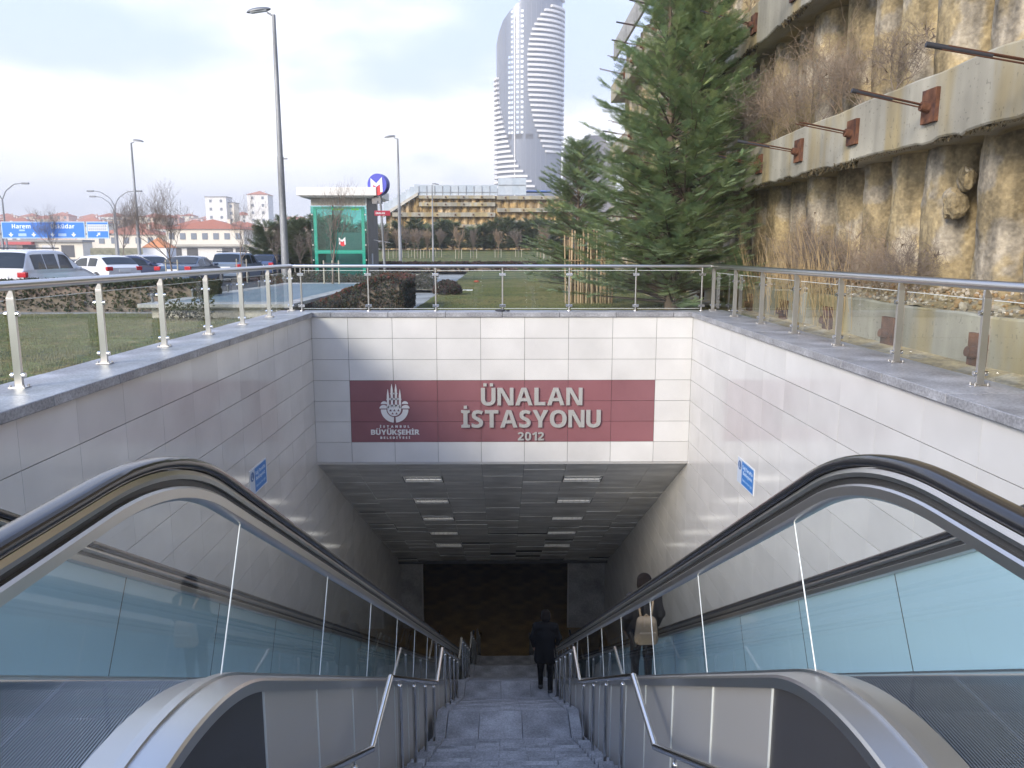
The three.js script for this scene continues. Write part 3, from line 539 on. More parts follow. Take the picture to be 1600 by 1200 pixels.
single('concrete_slab', 'flat pale concrete slab lying in the lawn at the left edge', 'slab', [rbox(-8.6, -6.1, 0, 0.14, -7.0, -8.5, 0.02), rbox(-8.4, -6.3, 0.14, 0.2, -7.2, -8.4, 0.02)], M.offWhite);
// grass blades on the lawns
{
  const tuft = new THREE.BufferGeometry(); const p = [];
  for (let k = 0; k < 5; k++) { const a = k * 1.256, x = 0.02 * Math.cos(a), z = 0.02 * Math.sin(a), w = 0.006, tx = x * 2.4, tz = z * 2.4; p.push(x - w * Math.sin(a), 0, z + w * Math.cos(a), x + w * Math.sin(a), 0, z - w * Math.cos(a), tx, 0.075 + 0.01 * (k % 3), tz); }
  tuft.setAttribute('position', new THREE.Float32BufferAttribute(p, 3)); tuft.computeVertexNormals();
  const N = 52000, im = new THREE.InstancedMesh(tuft, std({ color: C(1, 1, 1), roughness: 1, side: THREE.DoubleSide }), N); sh(im); im.name = 'grass_blades'; im.userData = { kind: 'stuff', label: 'short worn grass growing on the lawns around the pit', category: 'grass' };
  const m = new THREE.Matrix4(), c = new THREE.Color();
  for (let i = 0; i < N; i++) {
    let x, z, y; if (i < 24000) { x = R(-16, -5.2); z = -6 - 14 * Math.pow(rnd(), 0.8); y = 0.02 + 0.05 * fbm(x * 0.5, z * 0.5, 5, 3); } else { x = R(-2.4, 6); z = -18.8 - 26 * Math.pow(rnd(), 1.4); y = lawnY(x, z); }
    m.makeRotationY(rnd() * 6.3); const k = R(0.6, 1.3); m.scale(V(k, k * R(0.35, 0.75), k)); m.setPosition(x, y - 0.008, z); im.setMatrixAt(i, m);
    const t = sstep(0.35, 0.7, fbm(x * 0.7, z * 0.7, 31, 3)) * 0.7 + rnd() * 0.3; c.setRGB(lerp(0.15, 0.25, t), lerp(0.175, 0.22, t), lerp(0.07, 0.11, t)); im.setColorAt(i, c);
  }
  scene.add(im);
}
// skylight of the station: low plinth with slab edge and glass strips
{
  const s = thing('station_skylight', 'low concrete skylight box with rows of blue-grey glass strips beside the pit', 'skylight', [-6.75, 0, -25]);
  part('plinth', box(-1.5, 1.6, -0.05, 0.3, -6.0, 6.2), M.offWhite, s);
  part('slab_edge', [rbox(-1.75, 1.85, 0.3, 0.394, 5.5, 6.4, 0.015), rbox(-1.75, 1.85, 0.3, 0.394, -6.4, -5.7, 0.015), rbox(-1.75, -1.3, 0.301, 0.393, -5.7, 5.5, 0.015), rbox(1.45, 1.85, 0.301, 0.393, -5.7, 5.5, 0.015)], M.plainConcrete, s);
  const gm = phy({ color: C(0.09, 0.16, 0.21), roughness: 0.5, specularIntensity: 0.35 });
  for (let k = 0; k < 20; k++) { const z = 5.45 - k * 0.555; part('glass_strip', box(-1.28, 1.43, 0.35, 0.385, z - 0.5, z - 0.02).rotateX(0), gm, s); part('glazing_bar', box(-1.29, 1.44, 0.36, 0.389, z - 0.545, z - 0.512), M.pole, s); }
  for (const z of [5.9, 3.4, 0.6, -2.5]) part('bollard_lamp', [rod(V(-1.6, 0.39, z), V(-1.6, 0.55, z), 0.03, 0.03, 8), new THREE.SphereGeometry(0.05, 8, 6).translate(-1.6, 0.57, z)], M.lampHead, s);
}
single('planter_wall', 'low pale concrete planter wall in front of the lift kiosk', 'wall', rbox(-5.4, -3.7, 0.05, 0.6, -36.6, -37.0, 0.02), M.plainConcrete);

// ================================================================ the anchored pile wall on the right
{
  const w = thing('retaining_wall', 'tall retaining wall of earthy piles and stained concrete beams on the right', 'retaining wall', [6.3, 0, 0]);
  const Z0 = 1.5, Z1 = -48;
  // earth between the piles
  { const nx = 240, ny = 46, pos = [], idx = []; for (let j = 0; j <= ny; j++) for (let i = 0; i <= nx; i++) { const z = lerp(Z0, Z1, i / nx), y = lerp(-0.3, 12.5, j / ny); pos.push(1.45 - 0.3 * (fbm(z * 0.9, y * 0.9, 5, 4) - 0.5) - 0.22 * Math.max(0, fbm(z * 2.1, y * 1.3, 15, 3) - 0.55) * 4, y, z); }
    for (let j = 0; j < ny; j++) for (let i = 0; i < nx; i++) { const a = j * (nx + 1) + i, b = a + 1, c = a + nx + 1, d = c + 1; idx.push(a, c, b, b, c, d); }
    const g = new THREE.BufferGeometry(); g.setAttribute('position', new THREE.Float32BufferAttribute(pos, 3)); g.setIndex(idx); g.computeVertexNormals(); part('earth_face', g, M.soil, w, 0.3); }
  part('earth_mass', box(1.75, 6, -0.5, 12.5, Z0, Z1), M.soil, w, 0.3);
  // piles, each with its own lumps
  let z = -3.5, k = 0;
  while (z > Z1 + 0.5) {
    const rad = R(0.5, 0.63), seg = 22, nh = 72, pos = [], idx = [], uvp = [], sd = k * 7.7, lx = R(-0.06, 0.06);
    for (let j = 0; j <= nh; j++) for (let i = 0; i <= seg; i++) {
      const a = Math.PI * (0.5 + i / seg), y = -0.3 + 12.7 * j / nh;
      const rr = rad * (1 + 0.16 * (fbm(Math.cos(a) * 1.5 + sd, y * 0.8, Math.sin(a) * 1.5, 4) - 0.5) + 0.12 * (fbm(a * 3 + sd, y * 3, 3, 3) - 0.5)) - 0.05 * sstep(0.6, 0.8, fbm(a * 1.3 + sd, y * 1.1, 44, 3));
      uvp.push(a * rad * 0.33 + sd * 0.37, y * 0.33 + sd * 0.21); pos.push(1.14 + lx + rr * Math.cos(a) * 0.95, y, z + rr * Math.sin(a));
    }
    for (let j = 0; j < nh; j++) for (let i = 0; i < seg; i++) { const a = j * (seg + 1) + i, b = a + 1, c = a + seg + 1, d = c + 1; idx.push(a, b, c, b, d, c); }
    const g = new THREE.BufferGeometry(); g.setAttribute('position', new THREE.Float32BufferAttribute(pos, 3)); g.setIndex(idx); g.computeVertexNormals();
    g.setAttribute('uv', new THREE.Float32BufferAttribute(uvp, 2)); const q = clean(g); const m = sh(new THREE.Mesh(q, M.pile[k % 3])); m.name = 'pile'; w.add(m);
    z -= k % 4 === 2 ? R(1.5, 1.75) : R(1.15, 1.32); k++;
  }
  // four waling beams with rough lower edges
  const beamYs = [[-0.17, 0.77], [3.22, 4.16], [6.68, 7.66], [10.1, 11.05]];
  beamYs.forEach(([y0, y1], b) => {
    const n = 330, sec = 10, pos = [], idx = [];
    for (let i = 0; i <= n; i++) {
      const zz = lerp(Z0, Z1, i / n), e = 0.05 * (fbm(zz * 1.6, b * 9, 3, 4) - 0.5), t = 0.06 * (fbm(zz * 1.1, b * 5, 8, 4) - 0.5), w1 = 0.02 * (fbm(zz * 0.5, b, 2, 3) - 0.5);
      const low = y0 + e - 0.04 * sstep(0.55, 0.75, fbm(zz * 4, b, 6, 2));
      const s = [[1.1, low + 0.02], [0.02 + w1, low], [0 + w1, low + 0.025], [0.0 + w1, lerp(y0, y1, 0.35)], [0.005 + w1, lerp(y0, y1, 0.7)], [0.0 + w1, y1 - 0.03 + t], [0.025, y1 + t], [1.1, y1 + t]];
      for (const [x, y] of s) pos.push(x, y, zz);
    }
    const m = 8; for (let i = 0; i < n; i++) for (let j = 0; j < m; j++) { const kk = (j + 1) % m, a = i * m + j, c = i * m + kk; idx.push(a, a + m, c, c, a + m, c + m); }
    const g = new THREE.BufferGeometry(); g.setAttribute('position', new THREE.Float32BufferAttribute(pos, 3)); g.setIndex(idx); part('waling_beam', toCreasedNormals(g, 0.5), M.concrete, w, 0.16);
  });
  // soil lying on the beams
  [[0.77, 0.32], [4.16, 0.22], [7.66, 0.2]].forEach(([y, h], b) => { const n = 200, pos = [], idx = [];
    for (let i = 0; i <= n; i++) { const zz = lerp(Z0, Z1, i / n), hh = h * (0.5 + fbm(zz * 0.7, b * 3, 4, 4)); for (let j = 0; j < 5; j++) { const x = [0.03, 0.18, 0.38, 0.68, 1.1][j]; pos.push(x + 0.03 * fbm(zz * 3, j, b, 2), y - 0.03 + hh * [0.05, 0.3, 0.55, 0.85, 1.1][j] + 0.09 * (fbm(zz * 3.1, j * 2.2, b, 3) - 0.5), zz); } }
    for (let i = 0; i < n; i++) for (let j = 0; j < 4; j++) { const a = i * 5 + j; idx.push(a, a + 5, a + 1, a + 1, a + 5, a + 6); }
    const g = new THREE.BufferGeometry(); g.setAttribute('position', new THREE.Float32BufferAttribute(pos, 3)); g.setIndex(idx); g.computeVertexNormals(); part('soil_ledge', g, M.ledgeSoil, w, 0.5); });
  // anchors: rusty plates with wedge heads and strand ends
  const anchors = [];
  for (let i = 0; i < 12; i++) anchors.push([0.3, -7.9 - i * 2.45, 0], [3.7, -9.45 - i * 2.62, 1], [7.18, -9.9 - i * 2.75, 2], [10.6, -12 - i * 2.8, 2]);
  for (const [y, zz, kind] of anchors) {
    if (zz < Z1 + 1) continue; const h = R(0.22, 0.26), wz = R(0.17, 0.21);
    const p = part('anchor_plate', [rbox(-0.06, 0.02, y - h, y + h, zz - wz, zz + wz, 0.008), rod(V(-0.06, y - 0.02, zz), V(-0.17, y + 0.0, zz), 0.085, 0.07, 10)], M.rust, w, 1);
    if (kind === 0) continue;
    const L = R(0.9, 1.5), d = V(-1, 0.2 + R(-0.03, 0.05), R(-0.08, 0.08)).normalize(), a = V(-0.15, y, zz);
    const c = [V(0, 0.02, 0.02), V(0, -0.025, 0.01), V(0, 0.02, -0.025)].map((o) => rod(a.clone().add(o), a.clone().add(o).addScaledVector(d, L * R(0.8, 1)), 0.011, 0.011, 6));
    part('anchor_strand', c, M.rust, p, 1);
    if (rnd() < 0.55 || Math.abs(zz + 9.45) < 0.1) part('plastic_sheath', rod(a.clone().addScaledVector(d, L * 0.45), a.clone().addScaledVector(d, L * 1.05), 0.032, 0.032, 10), M.sheath, p, 0);
  }
  // thick sheathed anchor at the right edge of the view, its plate nearer than the frame
  part('anchor_plate', rbox(-0.06, 0.02, 3.48, 3.94, -7.1, -6.7, 0.008), M.rust, w, 1);
  part('plastic_sheath', rod(V(-0.05, 3.72, -6.9), V(-1.35, 3.98, -7.6), 0.038, 0.038, 12), M.sheath, w, 0);
  // fallen concrete lumps caught between the piles
  const lump = (x, y, zz, r, sd) => { const g = new THREE.IcosahedronGeometry(r, 3), p = g.attributes.position; for (let i = 0; i < p.count; i++) { const v = V(p.getX(i), p.getY(i), p.getZ(i)), f = 0.6 + 0.9 * fbm(v.x / r * 1.2 + sd, v.y / r * 1.2, v.z / r * 1.2, 3); p.setXYZ(i, v.x * f * 0.7 + x, v.y * f + y, v.z * f + zz); } g.computeVertexNormals(); part('loose_lump', g, M.pile[0], w, 0.5); };
  lump(0.6, 2.3, -12.35, 0.23, 3); lump(0.62, 2.68, -12.1, 0.17, 5); lump(0.5, 1.35, -16.4, 0.17, 8); lump(0.5, 1.25, -19.4, 0.18, 9); lump(0.5, 1.55, -17.4, 0.14, 12);
  // dark moss and roots hanging from the lower edges of the beams
  { const p = []; for (let q = 0; q < 3; q++) { const a = q * 2.1, c = Math.cos(a) * 0.5, s = Math.sin(a) * 0.5; p.push(-c, 0, -s, c, 0, s, c * 0.4, -1.3, s * 0.3); } const g = new THREE.BufferGeometry(); g.setAttribute('position', new THREE.Float32BufferAttribute(p, 3)); g.computeVertexNormals();
    const N = 3600, im = new THREE.InstancedMesh(g, std({ color: C(1, 1, 1), roughness: 1, side: THREE.DoubleSide }), N); sh(im); im.name = 'moss_fringe'; im.userData.kind = 'stuff'; const m = new THREE.Matrix4(), c = new THREE.Color(), e = new THREE.Euler(), qq = new THREE.Quaternion();
    for (let i = 0; i < N; i++) { const b = 1 + (i % 2), zz = R(-6, -34), cl = fbm(zz * 1.4, b * 7, 5, 3), k = 0.035 * R(0.4, 1.3) * (0.35 + 1.3 * sstep(0.4, 0.65, cl)); qq.setFromEuler(e.set(R(-0.6, 0.6), R(0, 6), R(-0.6, 0.6))); m.compose(V(R(0.0, 0.1), beamYs[b][0] + R(-0.035, 0.035), zz), qq, V(k, k * R(0.7, 1.6), k)); im.setMatrixAt(i, m); const t = rnd(); im.setColorAt(i, t < 0.5 ? c.setRGB(0.07, 0.06, 0.035) : c.setRGB(0.11, 0.085, 0.045)); }
    w.add(im); }
  // parapet along the top
  part('parapet', box(0.1, 0.22, 12.4, 13.4, Z0, Z1), M.plainConcrete, w, 0.3);
}

// ================================================================ far retaining wall with hoarding on top
{
  const FZ = -104, w = thing('retaining_wall', 'far ochre retaining wall with rusty streaks and horizontal beams behind the saplings', 'retaining wall', [0, 0, FZ]);
  const rustSoil = std({ color: C(1, 0.86, 0.66), map: rep(T.soil, 0.6, 0.6), roughness: 1, bumpMap: T.coarse, bumpScale: 0.15 });
  // corrugated row of piles, too small to pick apart
  const rows = (x0, x1, topFn) => { const n = Math.round((x1 - x0) * 8), pos = [], idx = [], ny = 14; for (let j = 0; j <= ny; j++) for (let i = 0; i <= n; i++) { const x = lerp(x0, x1, i / n), top = topFn(x); pos.push(x, lerp(1, top, j / ny), 0.42 * Math.abs(Math.sin(x * 3.0)) + 0.5 * (fbm(x * 0.8, j * 0.7, 3, 4) - 0.5) - 0.2); } for (let j = 0; j < ny; j++) for (let i = 0; i < n; i++) { const a = j * (n + 1) + i, b = a + 1, c = a + n + 1, d = c + 1; idx.push(a, b, c, b, d, c); } const g = new THREE.BufferGeometry(); g.setAttribute('position', new THREE.Float32BufferAttribute(pos, 3)); g.setIndex(idx); g.computeVertexNormals(); return g; };
  const topF = (x) => x < -10.8 ? lerp(6.1, 8.6, clamp((x + 14.8) / 4)) : 8.6;
  part('pile_face', rows(-14.9, 9, topF), rustSoil, w, 0.3).userData.kind = 'stuff';
  part('earth_mass', box(-10.8, 9, 0, 8.5, -0.4, -8), rustSoil, w, 0.3);
  part('earth_mass', prismZ([[-15.5, 0.5], [-10.8, 0.5], [-10.8, 8.5], [-14.9, 5.9]], -8, -0.4), rustSoil, w, 0.3);
  for (const [x0, x1, y0, y1] of [[-10.6, -0.9, 8.2, 8.62], [-10.6, -0.9, 7.25, 7.75], [-14.0, -0.9, 5.95, 6.5], [-10.6, -0.9, 4.6, 5.0], [-0.7, 9, 8.1, 8.55], [-0.7, 9, 6.55, 7.05], [-0.7, 9, 5.1, 5.5]]) {
    const b = part('waling_beam', rbox(x0, x1, y0, y1, 0.1, 0.75, 0.03), M.concrete, w, 0.16);
    for (let x = x0 + 1.1; x < x1 - 0.4; x += 2.3) part('anchor_head', rod(V(x, (y0 + y1) / 2, 0.74), V(x, (y0 + y1) / 2, 0.9), 0.11, 0.09, 8), M.rust, b);
  }
  part('capping_beam', prismZ([[-15.2, 5.9], [-10.7, 8.6], [-10.7, 9.0], [-15.2, 6.3]], 0.1, 0.8), M.offWhite, w, 0.3);
  const hm = [0, 1, 2].map((k) => std({ color: C(0.46 + k * 0.03, 0.52 + k * 0.025, 0.57 + k * 0.02), map: T.faint, roughness: 0.55 }));
  const f = thing('site_hoarding', 'pale blue-grey site hoarding stepping up along the top of the far wall', 'fence', [0, 8.7, FZ]);
  for (let k = 0; k < 8; k++) { const x = -15.1 + k * 0.56, y = -2.6 + k * 0.33; part('hoarding_panel', box(x, x + 0.54, y, y + 1.6, 0.2, 0.26), hm[k % 3], f); }
  for (let k = 0; k < 10; k++) { part('hoarding_panel', box(-10.6 + k * 1.0, -10.6 + k * 1.0 + 0.985, 0.02, 1.25, 0.2 + (k % 2) * 0.012, 0.26 + (k % 2) * 0.012), hm[(k * 2) % 3], f); part('post', box(-10.65 + k * 1.0, -10.58 + k * 1.0, -0.1, 1.1, 0.28, 0.36), M.pole, f); }
  for (let k = 0; k < 4; k++) part('hoarding_panel', box(-0.55 + k * 0.9, -0.55 + k * 0.9 + 0.885, 0.02, 2.1, 0.2 + (k % 2) * 0.012, 0.26 + (k % 2) * 0.012), hm[(k + 1) % 3], f);
  part('rail', [box(-10.6, -0.6, 0.3, 0.36, 0.29, 0.34), box(-0.5, 3, 1.2, 1.27, 0.29, 0.34)], M.pole, f);
  single('blue_tarpaulin', 'blue curved tarpaulin roof at the foot of the tower', 'tarpaulin', new THREE.CylinderGeometry(3, 3, 4.6, 20, 1, true, -0.5, 1.0).rotateZ(Math.PI / 2).rotateX(-Math.PI / 2).scale(1, 0.5, 1).translate(4.0, 7.9, FZ - 2), std({ color: C(0.05, 0.16, 0.5), roughness: 0.5, side: THREE.DoubleSide }));
}
// ================================================================ plants
// bare branching wood as one merged geometry of thin tapered prisms
function branchGeo(seedN, opt) {
  const r = mulberry(seedN), pos = [], nor = [], rr = (a, b) => a + (b - a) * r(); let count = 0;
  const o = Object.assign({ trunk: 1.5, len: 0.8, rad: 0.05, levels: 4, kids: [3, 4], spread: 0.6, up: 0.3, shrink: 0.68, rs: 0.58, wig: 0.12, minR: 0.004, trunkTop: 0 }, opt);
  const seg = (a, b, r0, r1) => {
    const d = b.clone().sub(a).normalize(), u = Math.abs(d.y) < 0.9 ? V(0, 1, 0).cross(d).normalize() : V(1, 0, 0).cross(d).normalize(), v = d.clone().cross(u), n = r0 > 0.02 ? 6 : 3;
    for (let i = 0; i < n; i++) {
      const t0 = i / n * 6.2832, t1 = (i + 1) / n * 6.2832, e = (t) => u.clone().multiplyScalar(Math.cos(t)).addScaledVector(v, Math.sin(t)), e0 = e(t0), e1 = e(t1);
      const A = a.clone().addScaledVector(e0, r0), B = a.clone().addScaledVector(e1, r0), Cc = b.clone().addScaledVector(e1, r1), D = b.clone().addScaledVector(e0, r1);
      for (const [p, q] of [[A, e0], [B, e1], [Cc, e1], [A, e0], [Cc, e1], [D, e0]]) { pos.push(p.x, p.y, p.z); nor.push(q.x, q.y, q.z); }
    }
    count++;
  };
  const grow = (p, d, len, rad, lv) => {
    const n = lv === 0 ? 5 : 3; let q = p.clone(), dir = d.clone(), ra = rad; const marks = [];
    for (let i = 0; i < n; i++) {
      dir.add(V(rr(-1, 1), rr(-0.6, 0.8), rr(-1, 1)).multiplyScalar(o.wig * (lv + 0.6))).add(V(0, o.up * 0.12 * lv, 0)).normalize();
      const e = q.clone().addScaledVector(dir, len / n), r1 = Math.max(o.minR * 0.6, rad * lerp(1, o.rs, (i + 1) / n)); seg(q, e, ra, r1); q = e; ra = r1; marks.push([q.clone(), dir.clone(), ra]);
    }
    if (lv >= o.levels) return;
    const k = Math.round(rr(...o.kids)), first = lv === 0 ? (o.trunkTop ? n - 1 : 1) : 0;
    for (let i = 0; i < k; i++) {
      const [b, bd, br] = marks[Math.min(n - 1, Math.max(first, Math.floor(rr(first, n))))], az = rr(0, 6.283);
      const nd = bd.clone().multiplyScalar(1 - o.spread * 0.5).add(V(Math.cos(az), rr(-0.2, 0.4) + o.up, Math.sin(az)).multiplyScalar(o.spread)).normalize();
      grow(b, nd, (lv === 0 ? o.len : len * o.shrink) * rr(0.75, 1.2), Math.max(o.minR, br * 0.72), lv + 1);
    }
    grow(marks[n - 1][0], dir.clone(), (lv === 0 ? o.len : len * o.shrink), Math.max(o.minR, ra * 0.9), lv + 1);
  };
  grow(V(0, 0, 0), o.dir || V(0, 1, 0), o.trunk, o.rad, 0);
  const g = new THREE.BufferGeometry(); g.setAttribute('position', new THREE.Float32BufferAttribute(pos, 3)); g.setAttribute('normal', new THREE.Float32BufferAttribute(nor, 3)); return g;
}
// feather-like evergreen frond lying along +z, 1 m long
const frondGeo = (() => {
  const p = [], r = mulberry(5); const tri = (a, b, c) => p.push(...a, ...b, ...c);
  tri([-0.012, 0, 0], [0.012, 0, 0], [0, 0.0, 1]);
  for (let k = 0; k < 11; k++) {
    const t = 0.06 + k * 0.082, L = 0.36 * Math.sin(Math.PI * (0.16 + 0.74 * (1 - t))) + 0.06;
    for (const s of [-1, 1]) {
      const tip = [s * L * 0.78, R2(r, -0.07, 0.05), t + L * R2(r, 0.62, 0.85)], w = 0.03; tri([s * 0.004, 0, t - w], [s * 0.004, 0, t + w], tip);
      for (const q of [0.4, 0.68]) { const bx = tip[0] * q, by = tip[1] * q, bz = lerp(t, tip[2], q), l = L * 0.34 * (1.15 - q); tri([bx, by, bz - 0.014], [bx, by, bz + 0.016], [bx + s * l * 0.25, by + R2(r, -0.03, 0.05), bz + l * 1.15]); tri([bx, by, bz - 0.014], [bx, by, bz + 0.014], [bx + s * l * 1.1, by + R2(r, -0.04, 0.04), bz + l * 0.1]); }
    }
  }
  const g = new THREE.BufferGeometry(); g.setAttribute('position', new THREE.Float32BufferAttribute(p, 3)); g.computeVertexNormals(); return g;
})();
function R2(r, a, b) { return a + (b - a) * r(); }
function conifer(label, [x, y, z], H, Rad, seedN, opt = {}) {
  const r = mulberry(seedN), rr = (a, b) => a + (b - a) * r(), o = Object.assign({ step: 0.17, per: 6, frond: 0.5, low: 0.25, tone: 1, pow: 0.85, upA: 0.42, clipX: 99, dens: 1, skirt: 0.86, leaders: [[0, 0]] }, opt);
  const t = thing('conifer_tree', label, 'tree', [x, y, z], 0, o.group), mats = [], cols = [], wood = [];
  const m = new THREE.Matrix4(), q = new THREE.Quaternion(), up = V(0, 1, 0);
  const put = (p, d, L, wob) => {
    if (p.x + x + d.x * L * 0.8 > o.clipX) return;
    const zd = d.clone().normalize(), side = up.clone().add(V(rr(-1, 1), 0, rr(-1, 1)).multiplyScalar(wob)).cross(zd).normalize(), yd = zd.clone().cross(side);
    m.makeBasis(side, yd, zd).scale(V(L, L, L)).setPosition(p); mats.push(m.clone());
    const k = rr(0.78, 1.45) * o.tone, w = rr(0, 1); cols.push([0.17 * k + 0.11 * k * w, 0.265 * k + 0.07 * k * w, 0.125 * k]);
  };
  for (const [lx, lz, hk = 1] of o.leaders) {
    const h1 = H * hk; wood.push(rod(V(0, 0, 0), V(lx, h1 * 0.97, lz), Rad * 0.055, 0.012, 7));
    for (let h = o.low; h < h1 - 0.15; h += o.step) {
      const f = h / h1, base = Math.pow(1 - f, o.pow) * (f < 0.2 ? lerp(o.skirt, 1, f / 0.2) : 1), n = Math.max(3, Math.round(o.per * (0.5 + 0.6 * (1 - f)) / Math.sqrt(o.leaders.length)));
      for (let b = 0; b < n; b++) {
        const az = rr(0, 6.283), L = Rad * base * rr(0.62, 1.1) + 0.22, sx = Math.cos(az), sz = Math.sin(az), ua = o.upA * rr(0.6, 1.4) + f * 0.5;
        const p0 = V(lx * f, h, lz * f), dir = V(sx, ua, sz).normalize(), pts = [];
        const ns = Math.max(3, Math.round(L / 0.16)); let p = p0.clone(), d = dir.clone();
        for (let i = 0; i < ns; i++) { const tt = i / ns; d.y += (tt < 0.5 ? -0.05 : 0.04) + rr(-0.03, 0.03); d.normalize(); p = p.clone().addScaledVector(d, L / ns); pts.push([p, d.clone(), tt]); }
        if (L > 0.5 && p.x + x < o.clipX) wood.push(rod(p0, pts[Math.floor(ns * 0.75)][0], 0.022 * L * 0.6 + 0.004, 0.004, 4, true));
        for (const [pp, dd, tt] of pts) {
          if (tt < 0.2 && L > 1) continue; if (rr(0, 1) > o.dens) continue;
          const fl = o.frond * lerp(1, 0.62, tt) * rr(0.75, 1.2), sd = dd.clone().cross(up).normalize();
          for (const s of [-1, 1]) put(pp, dd.clone().multiplyScalar(0.8).addScaledVector(sd, s * rr(0.4, 0.9)).add(V(0, rr(-0.22, 0.25), 0)), fl, 0.5);
          if (rr(0, 1) < 0.5) put(pp, dd.clone().add(V(rr(-0.3, 0.3), rr(0.1, 0.5), rr(-0.3, 0.3))), fl * 0.8, 0.8);
        }
        const e = pts[ns - 1]; put(e[0], e[1], o.frond * 0.8, 0.3);
      }
    }
    put(V(lx, h1 * 0.95, lz), V(0.05, 1, 0), o.frond * 0.9, 1);
  }
  part('trunk', wood, M.bark, t, 0);
  const im = new THREE.InstancedMesh(frondGeo, M.leaf, mats.length); sh(im); im.name = 'crown'; im.userData.kind = 'stuff'; const c = new THREE.Color();
  mats.forEach((mm, i) => { im.setMatrixAt(i, mm); im.setColorAt(i, c.setRGB(...cols[i])); }); t.add(im);
  return t;
}
conifer('large feathery green conifer standing in front of the right retaining wall', [4.55, 0, -21.4], 9.5, 3.5, 77, { skirt: 0.8, clipX: 6.4, leaders: [[-0.35, 0.1, 1], [0.75, 0.2, 0.9]], per: 8, step: 0.15, frond: 0.42, upA: 0.5, pow: 0.98 });
conifer('smaller bluish conifer behind and left of the large conifer', [2.95, 0.02, -31.5], 5.7, 2.4, 78, { per: 8, step: 0.13, frond: 0.36, tone: 0.8, pow: 0.7 });
// dark evergreens behind the saplings and beside the kiosk
{ let k = 0; for (const [x, h] of [[-17.5, 3.2], [-15.4, 3.5], [-13.6, 3.1], [-11.7, 3.4], [-9.9, 3.7], [-8.4, 3.2], [-6.9, 3.6], [-5.6, 3.4], [-3.4, 2.6], [-2.1, 3.1], [-0.8, 3.7], [0.6, 3.9], [1.9, 3.4], [3.2, 3.8], [4.5, 3.6], [5.8, 3.3]])
    conifer(`dark dense evergreen behind the bare saplings, ${ORD[k]} from the left in its row`, [x, riseY(-92) + 0.02, -92 + (k % 3) * 0.8], h * 0.82, 1.3, 200 + k++, { per: 7, step: 0.3, frond: 0.8, tone: 0.4, pow: 0.45, low: 0.1, group: 'dark evergreens behind the saplings' });
  k = 0; for (const [x, z, h] of [[-15.2, -52, 3.2], [-14.1, -53, 3.6], [-13.0, -52, 3.4], [-12.0, -53, 3.7], [-11.0, -52, 3.5]]) conifer(`dark evergreen left of the glass kiosk, ${ORD[k]} from the left in the clump`, [x, 0, z], h, 1.15, 240 + k++, { per: 7, step: 0.22, frond: 0.6, tone: 0.45, pow: 0.5, low: 0.1, group: 'evergreens left of the kiosk' }); }
// hedges: leafy boxes made of many small leaves around a twig mass
function hedge(name, label, f, n, cols, size, parentPos, group) {   // f(rng) -> [point, normal]
  const t = thing(name, label, 'hedge', parentPos, 0, group), r = mulberry(n + 3), p = [];
  for (const a of [0, 1.05, 2.1]) { const c = Math.cos(a), s = Math.sin(a); p.push(-0.5 * c, 0, -0.5 * s, 0.5 * c, 0, 0.5 * s, 0, 0.95, 0.35); }
  const g = new THREE.BufferGeometry(); g.setAttribute('position', new THREE.Float32BufferAttribute(p, 3)); g.computeVertexNormals();
  const im = new THREE.InstancedMesh(g, M.leaf, n); sh(im); im.name = 'foliage'; im.userData.kind = 'stuff'; const m = new THREE.Matrix4(), c = new THREE.Color(), e = new THREE.Euler(), q = new THREE.Quaternion();
  for (let i = 0; i < n; i++) { const [pt, top] = f(r); q.setFromEuler(e.set(R2(r, -1.4, 1.4), R2(r, 0, 6.28), R2(r, -1.4, 1.4))); const k = size * R2(r, 0.6, 1.4); m.compose(pt, q, V(k, k, k)); im.setMatrixAt(i, m); const cc = cols(r, top, pt), j = R2(r, 0.7, 1.3); im.setColorAt(i, c.setRGB(cc[0] * j, cc[1] * j, cc[2] * j)); }
  t.add(im); return t;
}
const shell = (r, lx, hy, lz, hf) => { const x = R2(r, -lx / 2, lx / 2), z = R2(r, -lz / 2, lz / 2), top = hf ? hf(x, z) : hy; const lump = 0.08 * (fbm(x * 2.2, z * 2.2, 3, 2) - 0.5) * 2, k = r(); const inset = r() ** 2 * 0.12; if (k < 0.5) return [V(x, top + lump - inset, z), true]; const side = Math.floor(r() * 4), y = R2(r, 0, 1) * top; if (side === 0) return [V(lx / 2 - inset, (hf ? hf(lx / 2, z) : hy) * R2(r, 0, 1), z), false]; if (side === 1) return [V(-lx / 2 + inset, (hf ? hf(-lx / 2, z) : hy) * R2(r, 0, 1), z), false]; return [V(x, y, (side === 2 ? 1 : -1) * (lz / 2 - inset)), false]; };
